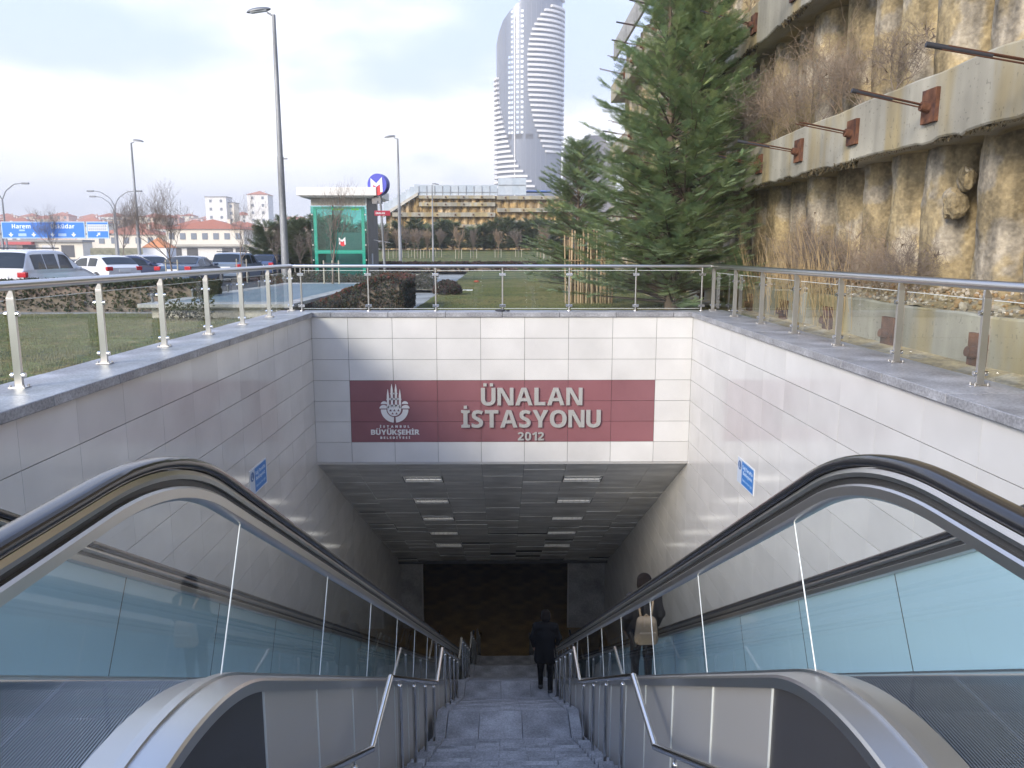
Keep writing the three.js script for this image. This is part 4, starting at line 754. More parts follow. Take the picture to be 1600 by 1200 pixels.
{
  const green = (r) => r() < 0.2 ? [0.1, 0.07, 0.035] : [0.055, 0.075, 0.03];
  const h1 = hedge('hedge', 'dark clipped hedge along the car park edge on the left', (r) => shell(r, 13.5, 0.78, 1.7), 15000, green, 0.075, [-14.9, 0.0, -22.4]);
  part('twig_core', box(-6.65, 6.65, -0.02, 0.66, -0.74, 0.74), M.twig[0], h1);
  const hf = (x) => lerp(0.2, 0.96, sstep(-1.5, 0.9, x)) - 0.1 * sstep(0.85, 1.2, x);
  const red = (r, top) => top ? (r() < 0.62 ? [0.2, 0.06, 0.04] : [0.12, 0.1, 0.045]) : (r() < 0.3 ? [0.13, 0.08, 0.04] : [0.06, 0.065, 0.03]);
  const h2 = hedge('hedge', 'sloping hedge with reddish top beside the skylight behind the end railing', (r) => shell(r, 2.4, 0.9, 2.9, hf), 12000, red, 0.062, [-3.75, 0.02, -21.9]);
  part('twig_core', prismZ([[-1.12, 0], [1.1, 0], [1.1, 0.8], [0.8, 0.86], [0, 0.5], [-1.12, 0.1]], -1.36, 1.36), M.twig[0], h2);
  const h3 = hedge('hedge', 'low dark red hedge along the path in front of the saplings', (r) => shell(r, 15, 0.55, 1.1), 6000, (r) => r() < 0.6 ? [0.1, 0.05, 0.045] : [0.06, 0.06, 0.035], 0.16, [-2.2, riseY(-57) + 0.02, -57]);
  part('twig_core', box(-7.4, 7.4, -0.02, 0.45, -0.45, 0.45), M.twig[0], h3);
  const h4 = hedge('ground_cover', 'thin greyish shrubs in the planting bed in front of the kiosk', (r) => { const x = R2(r, -3.3, 3.3), z = R2(r, -2.2, 2.2); return [V(x, R2(r, 0.02, 0.6) * (0.5 + fbm(x, z, 3, 2)), z), true]; }, 7000, (r) => r() < 0.5 ? [0.17, 0.15, 0.12] : [0.1, 0.105, 0.06], 0.07, [-6.2, 0.05, -33.9]); h4.userData.category = 'shrubs';
  const h5 = hedge('shrub', 'small round dark shrub on the lawn behind the end railing', (r) => { const a = R2(r, 0, 6.28), b = Math.acos(R2(r, -0.2, 1)), q = 0.4 * Math.cbrt(R2(r, 0.3, 1)); return [V(q * Math.sin(b) * Math.cos(a) * 1.3, 0.12 + q * Math.cos(b), q * Math.sin(b) * Math.sin(a)), true]; }, 2200, (r) => r() < 0.5 ? [0.12, 0.06, 0.05] : [0.06, 0.06, 0.03], 0.07, [-2.0, 0.05, -29]); h5.userData.category = 'shrub';
  const h6 = hedge('shrub', 'thin leafy shrub against the pale front of the skylight box', (r) => { const x = R2(r, -0.5, 0.7); return [V(x, R2(r, 0, 0.5) * (0.4 + fbm(x * 3, 1, 2, 2)), R2(r, -0.2, 0.2)), true]; }, 420, (r) => r() < 0.5 ? [0.14, 0.13, 0.07] : [0.07, 0.09, 0.04], 0.055, [-7.3, 0.03, -18.2]); h6.userData.category = 'shrub';
}
// bare trees with stakes
function stakedTree(label, [x, y, z], seedN, h, group, opt = {}, stakes = 2) {
  const t = thing('bare_tree', label, 'tree', [x, y, z], 0, group);
  const g = branchGeo(seedN, Object.assign({ trunk: h * 0.36, len: h * 0.34, rad: h * 0.014, levels: 5, kids: [3, 4], spread: 0.56, up: 0.45, shrink: 0.72, trunkTop: 1, minR: 0.0035 * h / 4 }, opt));
  part('branches', g, M.twig[opt.mat || 0], t, 0);
  for (let k = 0; k < stakes; k++) { const a = k / Math.max(stakes, 1) * 6.283 + 0.4, r = 0.32; part('stake', rod(V(r * Math.cos(a), -0.05, r * Math.sin(a)), V(r * Math.cos(a), h * 0.37, r * Math.sin(a)), 0.028, 0.026, 6), M.paleStake, t, 0); }
  if (stakes) part('tie', box(-0.33, 0.33, h * 0.33, h * 0.33 + 0.04, -0.02, 0.02), M.darkGrey, t, 0);
}
stakedTree('bare tree with a broad fan crown between two stakes, left of the tall lamp post', [-13.7, 0, -33.4], 301, 3.4, null, { spread: 0.72, kids: [3, 4], up: 0.35 });
stakedTree('bare tree with a narrow crown in front of the cream warehouse', [-13.6, 0, -42], 312, 3.3, null, { kids: [2, 3] });
stakedTree('slender bare tree tied to three stakes in front of the glass kiosk', [-6.5, 0.08, -30.6], 303, 3.2, null, { spread: 0.3, kids: [2, 3] }, 3);
stakedTree('bare tree behind the left end of the blue road sign', [-62, 0, -112], 304, 5.6, 'bare trees behind the blue road sign', {}, 0);
stakedTree('small bare tree behind the right part of the blue road sign', [-45, 0, -96], 305, 5.4, 'bare trees behind the blue road sign', {}, 0);
{ const xs = [-16.2, -14.6, -13.2, -11.9, -10.4, -9.6, -8.9, -8.2, -7.6, -6.9, -5.9, -3.9, -2.6, -0.4, 1.5, 3.4, 4.1]; xs.forEach((x, i) => stakedTree(`bare fan-shaped staked sapling on the far lawn, ${ORD[i]} from the left`, [x * 1.06, riseY(-78) + 0.02, -78 + ((i * 5) % 7) * 0.6 - 1.5], 400 + i, 2.35, 'staked saplings on the far lawn', { spread: 0.32, levels: 4, kids: [3, 4], mat: i % 2 ? 2 : 0, minR: 0.008 }, 2)); }
{ [[-12.6, -45], [-11.6, -46], [-10.7, -45.5]].forEach(([x, z], i) => stakedTree(`thin bare sapling left of the kiosk, ${ORD[i]} from the left of three`, [x, 0, z], 450 + i, 2.4, 'thin saplings left of the kiosk', { spread: 0.22, levels: 4 }, 2)); }
// upright poles stacked by the conifer
{ const s = thing('pole_stack', 'row of upright wooden poles leaning together below the conifers', 'poles', [2.65, 0.03, -24.2]); for (let k = 0; k < 26; k++) { const x = -0.72 + k * 0.056 + R(-0.02, 0.02), h = R(1.85, 2.25), zz = R(-0.15, 0.15); part('pole', rod(V(x, -0.03, zz), V(x + R(-0.06, 0.06), h, zz + R(-0.05, 0.05)), 0.027, 0.023, 6), M.stake[k % 3], s, 0); } part('cross_rail', rod(V(-0.75, 1.3, 0.2), V(0.72, 1.32, 0.2), 0.02, 0.02, 6), M.stake[1], s, 0); }
// dry scrub on and below the beams of the retaining wall
{
  const spots = [], nth = {}; let i = 0;
  for (const [z, y, k] of [[-13.6, 4.2, 0.8], [-14.9, 4.2, 0.95], [-15.8, 4.2, 1.3], [-16.6, 4.2, 1.2], [-17.5, 4.2, 1.3], [-18.5, 4.2, 1.3], [-19.6, 4.2, 1.4], [-21, 4.2, 1.4], [-22.4, 4.2, 1.4], [-24, 4.2, 1.5]]) spots.push([z, y, k, 'brown leafless scrub on the middle beam of the right wall', 'scrub on the middle beam', -0.1]);
  for (const [z, y, k] of [[-15.4, 7.7, 1.1], [-17.2, 7.7, 1.2], [-18.6, 7.7, 1.2], [-20.4, 7.7, 1.2], [-22, 7.7, 1.2]]) spots.push([z, y, k, 'brown leafless scrub on the upper beam of the right wall', 'scrub on the upper beam', -0.1]);
  for (const [z, k] of [[-12.6, 0.8], [-13.6, 0.85], [-14.6, 1.0], [-15.8, 1.1], [-17.0, 1.2], [-18.2, 1.2]]) spots.push([z, 0.85, k, 'dry brown brush growing from the soil above the lowest beam', 'brush above the lowest beam', -0.05]);
  for (const [z, y, k, label, group, dx] of spots) {
    nth[group] = (nth[group] ?? -1) + 1; const t = thing('dry_scrub', `${label}, ${ORD[nth[group]]} from the camera`, 'scrub', [6.6 + dx, y - 0.0, z], R(0, 6), group); const gs = [];
    for (let s = 0; s < 5; s++) { const a = R(0, 6.28); const g = branchGeo(900 + i * 9 + s, { trunk: 0.42 * k, len: 0.5 * k, rad: 0.009, levels: 3, kids: [3, 4], spread: 0.75, up: 0.12, shrink: 0.8, wig: 0.3, minR: 0.0032, dir: V(Math.cos(a) * 0.7, 0.8, Math.sin(a) * 0.7).normalize() }); g.translate(R(-0.12, 0.12), 0, R(-0.12, 0.12)); gs.push(g); }
    // keep the twigs on the near side of the earth face
    const g = mergeGeometries(gs); const c = Math.cos(t.rotation.y), sn = Math.sin(t.rotation.y), p = g.attributes.position; for (let q = 0; q < p.count; q++) { const lx = p.getX(q), lz = p.getZ(q), wx = lx * c + lz * sn, wz = -lx * sn + lz * c, nx = wx > 0.2 ? 0.2 + (wx - 0.2) * 0.2 : wx * 0.8; p.setX(q, nx * c - wz * sn); p.setZ(q, nx * sn + wz * c); }
    part('twigs', g, M.twig[i % 3], t, 0); i++;
  }
  // straw-coloured reeds at the foot of the wall
  [[-14.6, 14], [-15.3, 22], [-16.0, 28], [-16.9, 28], [-17.8, 22], [-18.7, 12], [-19.6, 18]].forEach(([z, n], ri) => {
    const t = thing('dry_reeds', `straw-coloured dry reeds at the foot of the right wall, ${ORD[ri]} tuft from the camera`, 'reeds', [6.2, 0.15, z], 0, 'reeds at the foot of the wall'), gs = [];
    for (let k = 0; k < n; k++) { let p = V(R(-0.25, 0.12), R(0, 0.7), R(-0.45, 0.45)), d = V(R(-0.3, 0.12), 1, R(-0.3, 0.3)).normalize(), L = R(0.7, 1.7); for (let j = 0; j < 4; j++) { const e = p.clone().addScaledVector(d, L / 4); gs.push(rod(p, e, 0.009 - j * 0.0018, 0.0075 - j * 0.0018, 3, true)); d.add(V(R(-0.14, 0.1), -0.04 * j, R(-0.14, 0.14))).normalize(); p = e; } }
    part('stalks', gs, M.straw, t, 0);
  });
  // stones and dead leaves on the soil ledge
  const sg = new THREE.IcosahedronGeometry(0.05, 0), im = new THREE.InstancedMesh(sg, std({ color: C(1, 1, 1), roughness: 1 }), 900); sh(im); im.name = 'rubble'; im.userData = { kind: 'stuff', label: 'small stones and dead leaves on the soil behind the right railing', category: 'rubble' };
  const m = new THREE.Matrix4(), c = new THREE.Color(); for (let k = 0; k < 900; k++) { const x = R(6.33, 7.0), z = R(-7, -22), s = R(0.25, 1) * (rnd() < 0.1 ? 1.7 : 0.8); m.makeRotationFromEuler(new THREE.Euler(rnd() * 6, rnd() * 6, rnd() * 6)).scale(V(s, s * 0.6, s)).setPosition(x, 0.8 + (x - 6.33) * 0.42 + R(-0.02, 0.04), z); im.setMatrixAt(k, m); const t = rnd(); im.setColorAt(k, t < 0.5 ? c.setRGB(0.3, 0.2, 0.1) : c.setRGB(0.42, 0.37, 0.29)); }
  scene.add(im);
}
// ================================================================ glass lift kiosk and the metro sign
{
  const k = thing('lift_kiosk', 'green glass lift kiosk with a white flat roof', 'kiosk', [-7.66, 0, -38]);
  const gg = phy({ color: C(0.4, 0.82, 0.74), transmission: 1, thickness: 0, roughness: 0.03 }), gf = std({ color: C(0.14, 0.5, 0.42), roughness: 0.35 }), grey2 = std({ color: C(0.1, 0.1, 0.105), roughness: 0.5, map: T.mottle });
  part('base', box(-1.32, 1.32, -0.02, 0.12, 0.02, -3), M.plainConcrete, k);
  part('roof', [rbox(-1.75, 1.9, 4.12, 4.5, 0.7, -3.4, 0.02), box(-1.6, 1.75, 4.06, 4.12, 0.55, -3.25)], std({ color: C(0.8, 0.78, 0.73), roughness: 0.5 }), k);
  for (let i = 0; i < 2; i++) part('fascia_panel', box(-1.27 + i * 1.27 + 0.01, i * 1.27 - 0.01, 3.72, 4.06, -0.02, 0.03), M.offWhite, k);
  part('fascia_panel', box(1.27, 1.33, 3.72, 4.06, -0.02, 0.03), M.white, k);
  for (const [x0, x1] of [[-1.2, -1.06], [1.04, 1.18]]) part('frame_post', box(x0, x1, 0.12, 3.66, -0.1, -0.22), gf, k);
  part('frame_beam', [box(-1.06, 1.04, 1.5, 1.66, -0.1, -0.2), box(-1.06, 1.04, 3.55, 3.66, -0.1, -0.2)], gf, k);
  for (const [y0, y1] of [[0.12, 1.58], [1.6, 3.7]]) for (const [x0, x1] of [[-1.3, -0.01], [0.01, 1.3]]) part('glass_pane', new THREE.PlaneGeometry(x1 - x0, y1 - y0).translate((x0 + x1) / 2, (y0 + y1) / 2, 0), gg, k, 0);
  part('glass_pane', new THREE.PlaneGeometry(2.9, 3.55).rotateY(Math.PI / 2).translate(-1.31, 1.9, -1.5), gg, k, 0);
  part('glass_pane', new THREE.PlaneGeometry(2.6, 2.0).translate(0, 2.7, -2.95), gg, k, 0);
  part('side_wall', [box(1.31, 1.36, 0.12, 4.06, 0, -3), box(-1.3, 1.3, 0.12, 1.7, -2.94, -3)], grey2, k);
  part('lift_car', rbox(-0.35, 1.0, 0.15, 2.5, -0.8, -2.4, 0.03), std({ color: C(0.12, 0.14, 0.15), roughness: 0.4 }), k);
  part('guide_rail', [rod(V(-0.55, 0.12, -1.4), V(-0.55, 4, -1.4), 0.04, 0.04, 6), rod(V(0.1, 3.6, -0.5), V(-0.7, 2.3, -0.6), 0.02, 0.02, 6)], M.darkMetal, k);
  part('warning_strip', [box(-0.3, 0.25, 3.5, 3.58, -0.03, -0.04), box(0.6, 0.95, 3.5, 3.58, -0.03, -0.04)], std({ color: C(0.5, 0.6, 0.05), roughness: 0.5 }), k);
  part('call_panel', box(1.36, 1.39, 1.0, 1.5, -0.8, -1.1), std({ color: C(0.5, 0.55, 0.6), roughness: 0.4 }), k);
  const bolts = []; for (const x of [-1.24, 1.24]) for (const y of [0.5, 1.2, 1.9, 2.6, 3.3]) bolts.push(rod(V(x, y, 0.0), V(x, y, 0.03), 0.035, 0.035, 8)); bolts.forEach((b) => part('glass_fixing', b, M.steel, k, 0));
  // the round mark on the glass
  mark(k, 0.14, 2.1, 0.012, 0.26, 'sticker');
}
function mark(parent, cx, cy, z, r, kind) {   // blue disc, white M, red shield
  const S = r / 105, pt = ([x, y]) => new THREE.Vector2(cx + (x - 873) * S, cy - (y - 250) * S), dz = kind === 'sticker' ? 0.004 : 0.02;
  const poly = (name, pts, col, z0) => part(name, new THREE.ExtrudeGeometry(new THREE.Shape(pts.map(pt)), { depth: dz, bevelEnabled: false }).translate(0, 0, z0), std({ color: col, roughness: 0.4 }), parent, 0);
  if (kind !== 'sticker') poly('blue_face', Array.from({ length: 40 }, (_, i) => [873 + 103 * Math.cos(i / 40 * 6.2832), 250 + 103 * Math.sin(i / 40 * 6.2832)]), C(0.07, 0.08, 0.5), z);
  poly('white_m', [[806, 188], [868, 238], [930, 180], [936, 322], [910, 326], [908, 248], [868, 272], [833, 250], [833, 322], [808, 316]], C(0.8, 0.8, 0.8), z + dz + 0.002);
  poly('red_shield', [[833, 256], [868, 278], [908, 254], [911, 328], [936, 326], [905, 350], [880, 354], [848, 346], [833, 322]], C(0.68, 0.05, 0.06), z + dz + 0.003);
}
{
  const s = thing('metro_sign', 'round blue metro sign with white M and red shield on a slim pole', 'sign', [-5.45, 0, -37.4]);
  const h = new THREE.Group(); h.name = 'sign_head'; s.add(h); h.position.set(-0.28, 4.62, 0); h.rotation.y = -0.32;
  part('drum', new THREE.CylinderGeometry(0.49, 0.49, 0.3, 40).rotateX(Math.PI / 2).translate(0, 0, -0.16), std({ color: C(0.06, 0.07, 0.36), roughness: 0.4 }), h, 0);
  mark(h, 0, 0, -0.006, 0.49, 'sign');
  part('neck', prismZ([[-0.33, -0.4], [0.0, -0.6], [0.12, -0.5], [0.16, -0.85], [-0.3, -0.85]], -0.2, -0.04), std({ color: C(0.22, 0.21, 0.21), roughness: 0.5 }), h, 0);
  part('pole', [rod(V(0, 0, 0), V(-0.1, 2.9, 0), 0.06, 0.055, 12), rod(V(-0.1, 2.9, 0), V(-0.15, 3.9, 0), 0.05, 0.05, 10), rod(V(-0.28, 3.2, 0), V(-0.3, 3.9, 0), 0.02, 0.02, 8)], M.pole, s, 0);
  const pl = part('name_plate', box(-0.42, 0.3, 3.22, 3.45, 0.06, 0.1), std({ color: C(0.4, 0.02, 0.05), roughness: 0.4 }), s, 0);
  part('bracket', [rod(V(-0.1, 2.05, 0), V(0.25, 2.0, 0), 0.02, 0.02, 6), rod(V(-0.1, 2.05, 0), V(-0.5, 2.12, 0), 0.02, 0.02, 6)], M.pole, s, 0);
  word('ÜNALAN', -0.36, 0.06, 3.29, 0.085, 0.01, M.white, pl, 0.1, true); pl.children.forEach((c) => c.position.z = 0.1);
}
// ================================================================ lamp posts
function lampPost(label, [x, y, z], h, arm, opt = {}) {
  const t = thing('street_lamp', label, 'lamp post', [x, y, z], opt.turn || 0, opt.group), k = h / 11.5, L = Math.abs(arm), s = Math.sign(arm);
  part('post', [rod(V(0, 0, 0), V(0, h * 0.5, 0), 0.17 * k, 0.135 * k, 16), rod(V(0, h * 0.5, 0), V(0, h, 0), 0.115 * k, 0.075 * k, 16), rod(V(0, 0, 0), V(0, 0.04, 0), 0.3 * k, 0.3 * k, 12), box(-0.02, 0.3 * k, h * 0.49, h * 0.495, -0.02, 0.02)], M.pole, t, 0);
  const head = (sg) => { const g = new THREE.SphereGeometry(1, 16, 10); const p = g.attributes.position; for (let i = 0; i < p.count; i++) if (p.getY(i) < -0.25) p.setY(i, -0.25); g.scale(0.52 * k, 0.13 * k, 0.17 * k); g.computeVertexNormals(); g.rotateZ(-sg * 0.14).translate(sg * (L + 0.35 * k), h + 0.16 * k, 0); part('lamp_head', g, M.lampHead, t, 0); part('lens', box(-0.34 * k, 0.34 * k, -0.055 * k, -0.03 * k, -0.12 * k, 0.12 * k).rotateZ(-sg * 0.14).translate(sg * (L + 0.35 * k), h + 0.155 * k, 0), M.lampGlass, t, 0); part('arm', rod(V(0, h - 0.05, 0), V(sg * L, h + 0.09 * k, 0), 0.045 * k, 0.035 * k, 8), M.pole, t, 0); };
  head(s); if (opt.double) head(-s);
}
lampPost('tall grey street lamp with its head to the left, nearest in view', [-8.9, 0, -33], 10.7, -0.25);
lampPost('grey street lamp behind the parked white cars on the left', [-33.2, 0, -74], 11.2, 0.3);
lampPost('grey street lamp to the right of the metro sign', [-8.5, riseY(-66), -67], 10.2, -0.3);
lampPost('short thin lamp post in front of the far retaining wall', [-6.2, riseY(-72), -72], 6.7, 0.1, {});
for (const [x, z, h, a, n, tn] of [[-88.5, -145, 12.9, 2.2, 'double-armed street lamp above the left end of the blue road sign', 0], [-80, -168, 12.2, -2.2, 'far street lamp with its head to the left, right of the blue road sign', 0], [-74, -156, 12.4, 2.4, 'double-armed far street lamp between the blue sign and the grey street lamp', 0]]) {
  const t = thing('street_lamp', n, 'lamp post', [x, 0, z], tn);
  part('post', rod(V(0, 0, 0), V(0, h * 0.82, 0), 0.2, 0.13, 8), M.pole, t, 0);
  for (const sg of n.startsWith('double') ? [-1, 1] : [Math.sign(a)]) { const A = Math.abs(a) * 1.9; const pts = [V(0, h * 0.82, 0), V(sg * A * 0.18, h * 0.94, 0), V(sg * A * 0.55, h * 1.03, 0), V(sg * A, h * 1.05, 0)]; part('arm', tubeAlong(pts, 0.09, 6, 12), M.pole, t, 0); part('lamp_head', rbox(sg * A - 0.5, sg * A + 0.8, h * 1.03, h * 1.055, -0.2, 0.2, 0.08), M.lampHead, t, 0); }
}
// ================================================================ motorway sign
{
  const s = thing('road_sign', 'wide blue overhead motorway sign naming Harem and Üsküdar', 'road sign', [-63.2, 0, -112]);
  const t1 = canvasTex(1024, 208, (x, w, h) => {
    x.fillStyle = '#2f7fe0'; x.fillRect(0, 0, w, h); x.strokeStyle = '#b9d2f2'; x.lineWidth = 10; x.strokeRect(5, 5, w - 10, h - 10);
    x.fillStyle = '#eef4fb'; x.font = 'bold 74px sans-serif'; x.textAlign = 'center'; x.fillText('Harem', 245, 84); x.fillText('Üsküdar', 750, 84);
    x.fillStyle = '#a9c8ee'; x.fillRect(215, 98, 70, 20); x.fillRect(200, 146, 100, 36); x.fillRect(690, 146, 100, 36);
    x.fillStyle = '#eef4fb'; for (const cx of [110, 390, 620, 880]) { x.beginPath(); x.moveTo(cx - 32, 156); x.lineTo(cx + 32, 156); x.lineTo(cx, 190); x.fill(); x.fillRect(cx - 9, 136, 18, 26); }
  });
  const t2 = canvasTex(270, 208, (x, w, h) => { x.fillStyle = '#2f7fe0'; x.fillRect(0, 0, w, h); x.strokeStyle = '#b9d2f2'; x.lineWidth = 10; x.strokeRect(5, 5, w - 10, h - 10); x.fillStyle = '#d5d8dc'; x.fillRect(14, 34, 244, 84); x.fillStyle = '#aab0b8'; for (let i = 0; i < 9; i++) { x.fillRect(24 + i * 25, 46, 17, 24); x.fillRect(24 + i * 25, 82, 17, 24); } x.fillStyle = '#eef4fb'; x.save(); x.translate(140, 158); x.rotate(0.8); x.fillRect(-7, -6, 14, 38); x.beginPath(); x.moveTo(-24, -2); x.lineTo(24, -2); x.lineTo(0, -32); x.fill(); x.restore(); });
  const face = (x0, x1, t) => { part('board', box(x0, x1, 3.36, 5.66, -0.08, 0), M.pole, s, 0); const f = sh(new THREE.Mesh(new THREE.PlaneGeometry(x1 - x0 - 0.04, 2.26).translate((x0 + x1) / 2, 4.51, 0.012), std({ map: t, roughness: 0.5 }))); f.name = 'sign_face'; s.add(f); };
  face(-5.7, 5.75, t1); face(5.95, 9.0, t2);
  part('gantry_beam', [box(-6.2, 9.6, 3.9, 4.05, -0.5, -0.3), box(-6.2, 9.6, 5.0, 5.15, -0.5, -0.3)], M.pole, s, 0);
  for (const x of [-6.2, 9.5]) part('gantry_leg', box(x, x + 0.3, 0, 5.4, -0.6, -0.3), M.pole, s, 0);
}
// ================================================================ cars
function car(label, [x, y, z], turn, o) {
  const t = thing('parked_car', label, 'car', [x, y, z], turn, 'cars standing on the car park');
  const L = o.len || 4.4, W = (o.wid || 1.78) / 2, H = o.h || 1.48, belt = o.belt || 0.92;
  // top line (0 = rear, 1 = front)
  const tops = o.kind === 'estate' ? [[0, 0.92], [0.015, 1.0], [0.085, H - 0.08], [0.14, H - 0.015], [0.4, H], [0.55, H - 0.03], [0.72, belt + 0.08], [0.78, belt + 0.02], [0.96, 0.78], [1, 0.62]]
    : o.kind === 'hatch' ? [[0, 0.86], [0.03, 0.98], [0.15, H - 0.1], [0.24, H - 0.02], [0.42, H], [0.54, H - 0.04], [0.74, belt + 0.06], [0.8, belt], [0.96, 0.76], [1, 0.6]]
      : [[0, 0.8], [0.02, 0.95], [0.13, 1.0], [0.17, 1.02], [0.32, H - 0.05], [0.42, H], [0.52, H - 0.02], [0.7, belt + 0.06], [0.76, belt], [0.96, 0.74], [1, 0.58]];
  const at = (u) => { for (let i = 0; i < tops.length - 1; i++) if (u <= tops[i + 1][0]) return lerp(tops[i][1], tops[i + 1][1], (u - tops[i][0]) / (tops[i + 1][0] - tops[i][0])); return tops[tops.length - 1][1]; };
  const sm = (u) => (at(clamp(u - 0.012)) + at(u) + at(clamp(u + 0.012))) / 3;
  const P = (u, v, off = 0) => {   // v 0 sill .. 0.5 belt .. 0.85 roof edge .. 1 centre
    const end = 1 - 0.16 * Math.pow(Math.abs(2 * u - 1), 6), top = sm(u), bl = Math.min(belt, top - 0.02), wB = W * end, ht = clamp((top - belt) / (H - belt)), wR = wB * lerp(0.93, 0.76, ht), y0 = 0.2 + 0.12 * Math.pow(Math.abs(2 * u - 1), 8);
    let px, py; if (v < 0.5) { const q = v / 0.5; px = wB * (0.93 + 0.07 * Math.sin(Math.PI * clamp(q * 1.05))); py = lerp(y0, bl, q); } else if (v < 0.85) { const q = (v - 0.5) / 0.35; px = lerp(wB * 0.95, wR, q); py = lerp(bl, top - 0.05 * ht - 0.004, q); } else { const q = (v - 0.85) / 0.15; px = wR * Math.cos(q * Math.PI / 2); py = top - 0.05 * ht + (0.05 * ht + 0.012) * Math.sin(q * Math.PI / 2); }
    return [px + off, py, L / 2 - u * L];
  };
  const patch = (u0, u1, v0, v1, nu, nv, off, side, skew = 0, lift = 0) => { const pos = [], idx = []; for (let i = 0; i <= nu; i++) for (let j = 0; j <= nv; j++) { const vv = lerp(v0, v1, j / nv), uu = lerp(u0, u1, i / nu) + skew * (j / nv) * (i / nu - 0.5); const p = P(clamp(uu), vv); pos.push(side * (p[0] + off), p[1] + lift, p[2]); } for (let i = 0; i < nu; i++) for (let j = 0; j < nv; j++) { const a = i * (nv + 1) + j, b = a + 1, c = a + nv + 1, d = c + 1; if (side > 0) idx.push(a, c, b, b, c, d); else idx.push(a, b, c, b, d, c); } const g = new THREE.BufferGeometry(); g.setAttribute('position', new THREE.Float32BufferAttribute(pos, 3)); g.setIndex(idx); g.computeVertexNormals(); return g; };
  const cap = (u, sg) => { const pos = [], idx = []; const n = 24; for (const s of [1, -1]) for (let j = 0; j <= n; j++) { const p = P(u, j / n); pos.push(s * p[0], p[1], p[2]); } const c0 = pos.length / 3; pos.push(0, 0.5, L / 2 - u * L); for (let j = 0; j < n; j++) idx.push(c0, j, j + 1, c0, n + 1 + j + 1, n + 1 + j); idx.push(c0, 0, n + 1); const g = new THREE.BufferGeometry(); g.setAttribute('position', new THREE.Float32BufferAttribute(pos, 3)); g.setIndex(idx); g.computeVertexNormals(); return g; };
  const paint = phy({ color: o.color, roughness: 0.35, metalness: 0.1, clearcoat: 1, clearcoatRoughness: 0.06 }), win = phy({ color: C(0.02, 0.026, 0.032), roughness: 0.06 });
  part('body', [patch(0, 1, 0, 1, 60, 24, 0, 1), patch(0, 1, 0, 1, 60, 24, 0, -1), cap(0, 1), cap(1, -1), box(-W * 0.88, W * 0.88, 0.18, 0.3, -L * 0.46, L * 0.46)], paint, t, 0);
  const e = o.kind === 'estate', ws = e ? [[0.11, 0.25], [0.26, 0.42], [0.435, 0.62]] : o.kind === 'hatch' ? [[0.2, 0.36], [0.375, 0.64]] : [[0.24, 0.4], [0.415, 0.62]];
  for (const s of [1, -1]) for (const [a, b] of ws) part('side_window', patch(a, b, 0.52, 0.8, 8, 4, 0.006, s, b > 0.6 ? -0.06 : 0), win, t, 0);
  const r = e ? [0.02, 0.085] : o.kind === 'hatch' ? [0.045, 0.15] : [0.18, 0.32], f = e ? [0.57, 0.72] : o.kind === 'hatch' ? [0.56, 0.735] : [0.54, 0.7];
  part('rear_window', [1, -1].map((s) => patch(r[0], r[1], 0.87, 1, 8, 8, 0, s, 0, 0.008)).map((g) => { g.translate(0, 0.004, 0.012); return g; }), win, t, 0);
  part('windscreen', [1, -1].map((s) => patch(f[0], f[1], 0.87, 1, 8, 8, 0, s, 0, 0.008)).map((g) => { g.translate(0, 0.004, -0.01); return g; }), win, t, 0);
  for (const s of [1, -1]) for (const u of [0.19, 0.81]) { const zc = L / 2 - u * L, X = s * (W * 0.985); const wl = part('wheel', rod(V(X - s * 0.2, 0.31, zc), V(X + s * 0.012, 0.31, zc), 0.31, 0.31, 22), M.darkMetal, t, 0); part('rim', [rod(V(X + s * 0.012, 0.31, zc), V(X + s * 0.022, 0.31, zc), 0.2, 0.19, 16)], M.steel, wl, 0); part('wheel_arch', rod(V(X - s * 0.15, 0.34, zc), V(X + s * 0.004, 0.34, zc), 0.37, 0.37, 22), M.darkGrey, wl, 0); }
  const tl = std({ color: C(0.5, 0.02, 0.03), roughness: 0.25 });
  for (const s of [1, -1]) { part('tail_light', rbox(s * W * 0.6, s * W * 0.92, 0.76, 0.94, L / 2 - 0.14, L / 2 + 0.012, 0.03), tl, t, 0); part('headlight', rbox(s * W * 0.52, s * W * 0.86, 0.62, 0.76, -L / 2 + 0.2, -L / 2 - 0.005, 0.03), M.lampGlass, t, 0); part('mirror', rbox(s * (W - 0.02), s * (W + 0.17), 0.94, 1.07, -L * 0.16, -L * 0.13, 0.04), paint, t, 0); }
  part('number_plate', box(-0.26, 0.26, 0.7, 0.81, L / 2 - 0.02, L / 2 + 0.022), M.white, t, 0);
  part('bumper', rbox(-W * 0.86, W * 0.86, 0.3, 0.5, L / 2 - 0.1, L / 2 + 0.04, 0.04), o.bumper || paint, t, 0);
  if (e) for (const s of [1, -1]) part('roof_rail', rod(V(s * W * 0.68, H + 0.05, L * 0.36), V(s * W * 0.68, H + 0.05, -L * 0.03), 0.022, 0.022, 8), M.darkMetal, t, 0);
}
const whiteP = C(0.72, 0.72, 0.72);
car('white estate car with red tail lights and roof rails, nearest the left edge', [-16.2, 0.0, -28.3], 0, { kind: 'estate', len: 4.6, wid: 1.84, h: 1.66, belt: 0.98, color: whiteP });
car('white hatchback partly hidden behind the white estate car', [-18.6, 0, -37.2], 0.95, { kind: 'hatch', h: 1.44, color: whiteP });
car('silver lilac car behind the white hatchback', [-18.9, 0, -41.5], 0.95, { kind: 'hatch', h: 1.44, color: C(0.32, 0.33, 0.4) });
car('navy car with its bonnet pointing right beside the silver lilac car', [-18.1, 0, -40.0], -1.2, { kind: 'sedan', h: 1.42, color: C(0.03, 0.04, 0.09) });
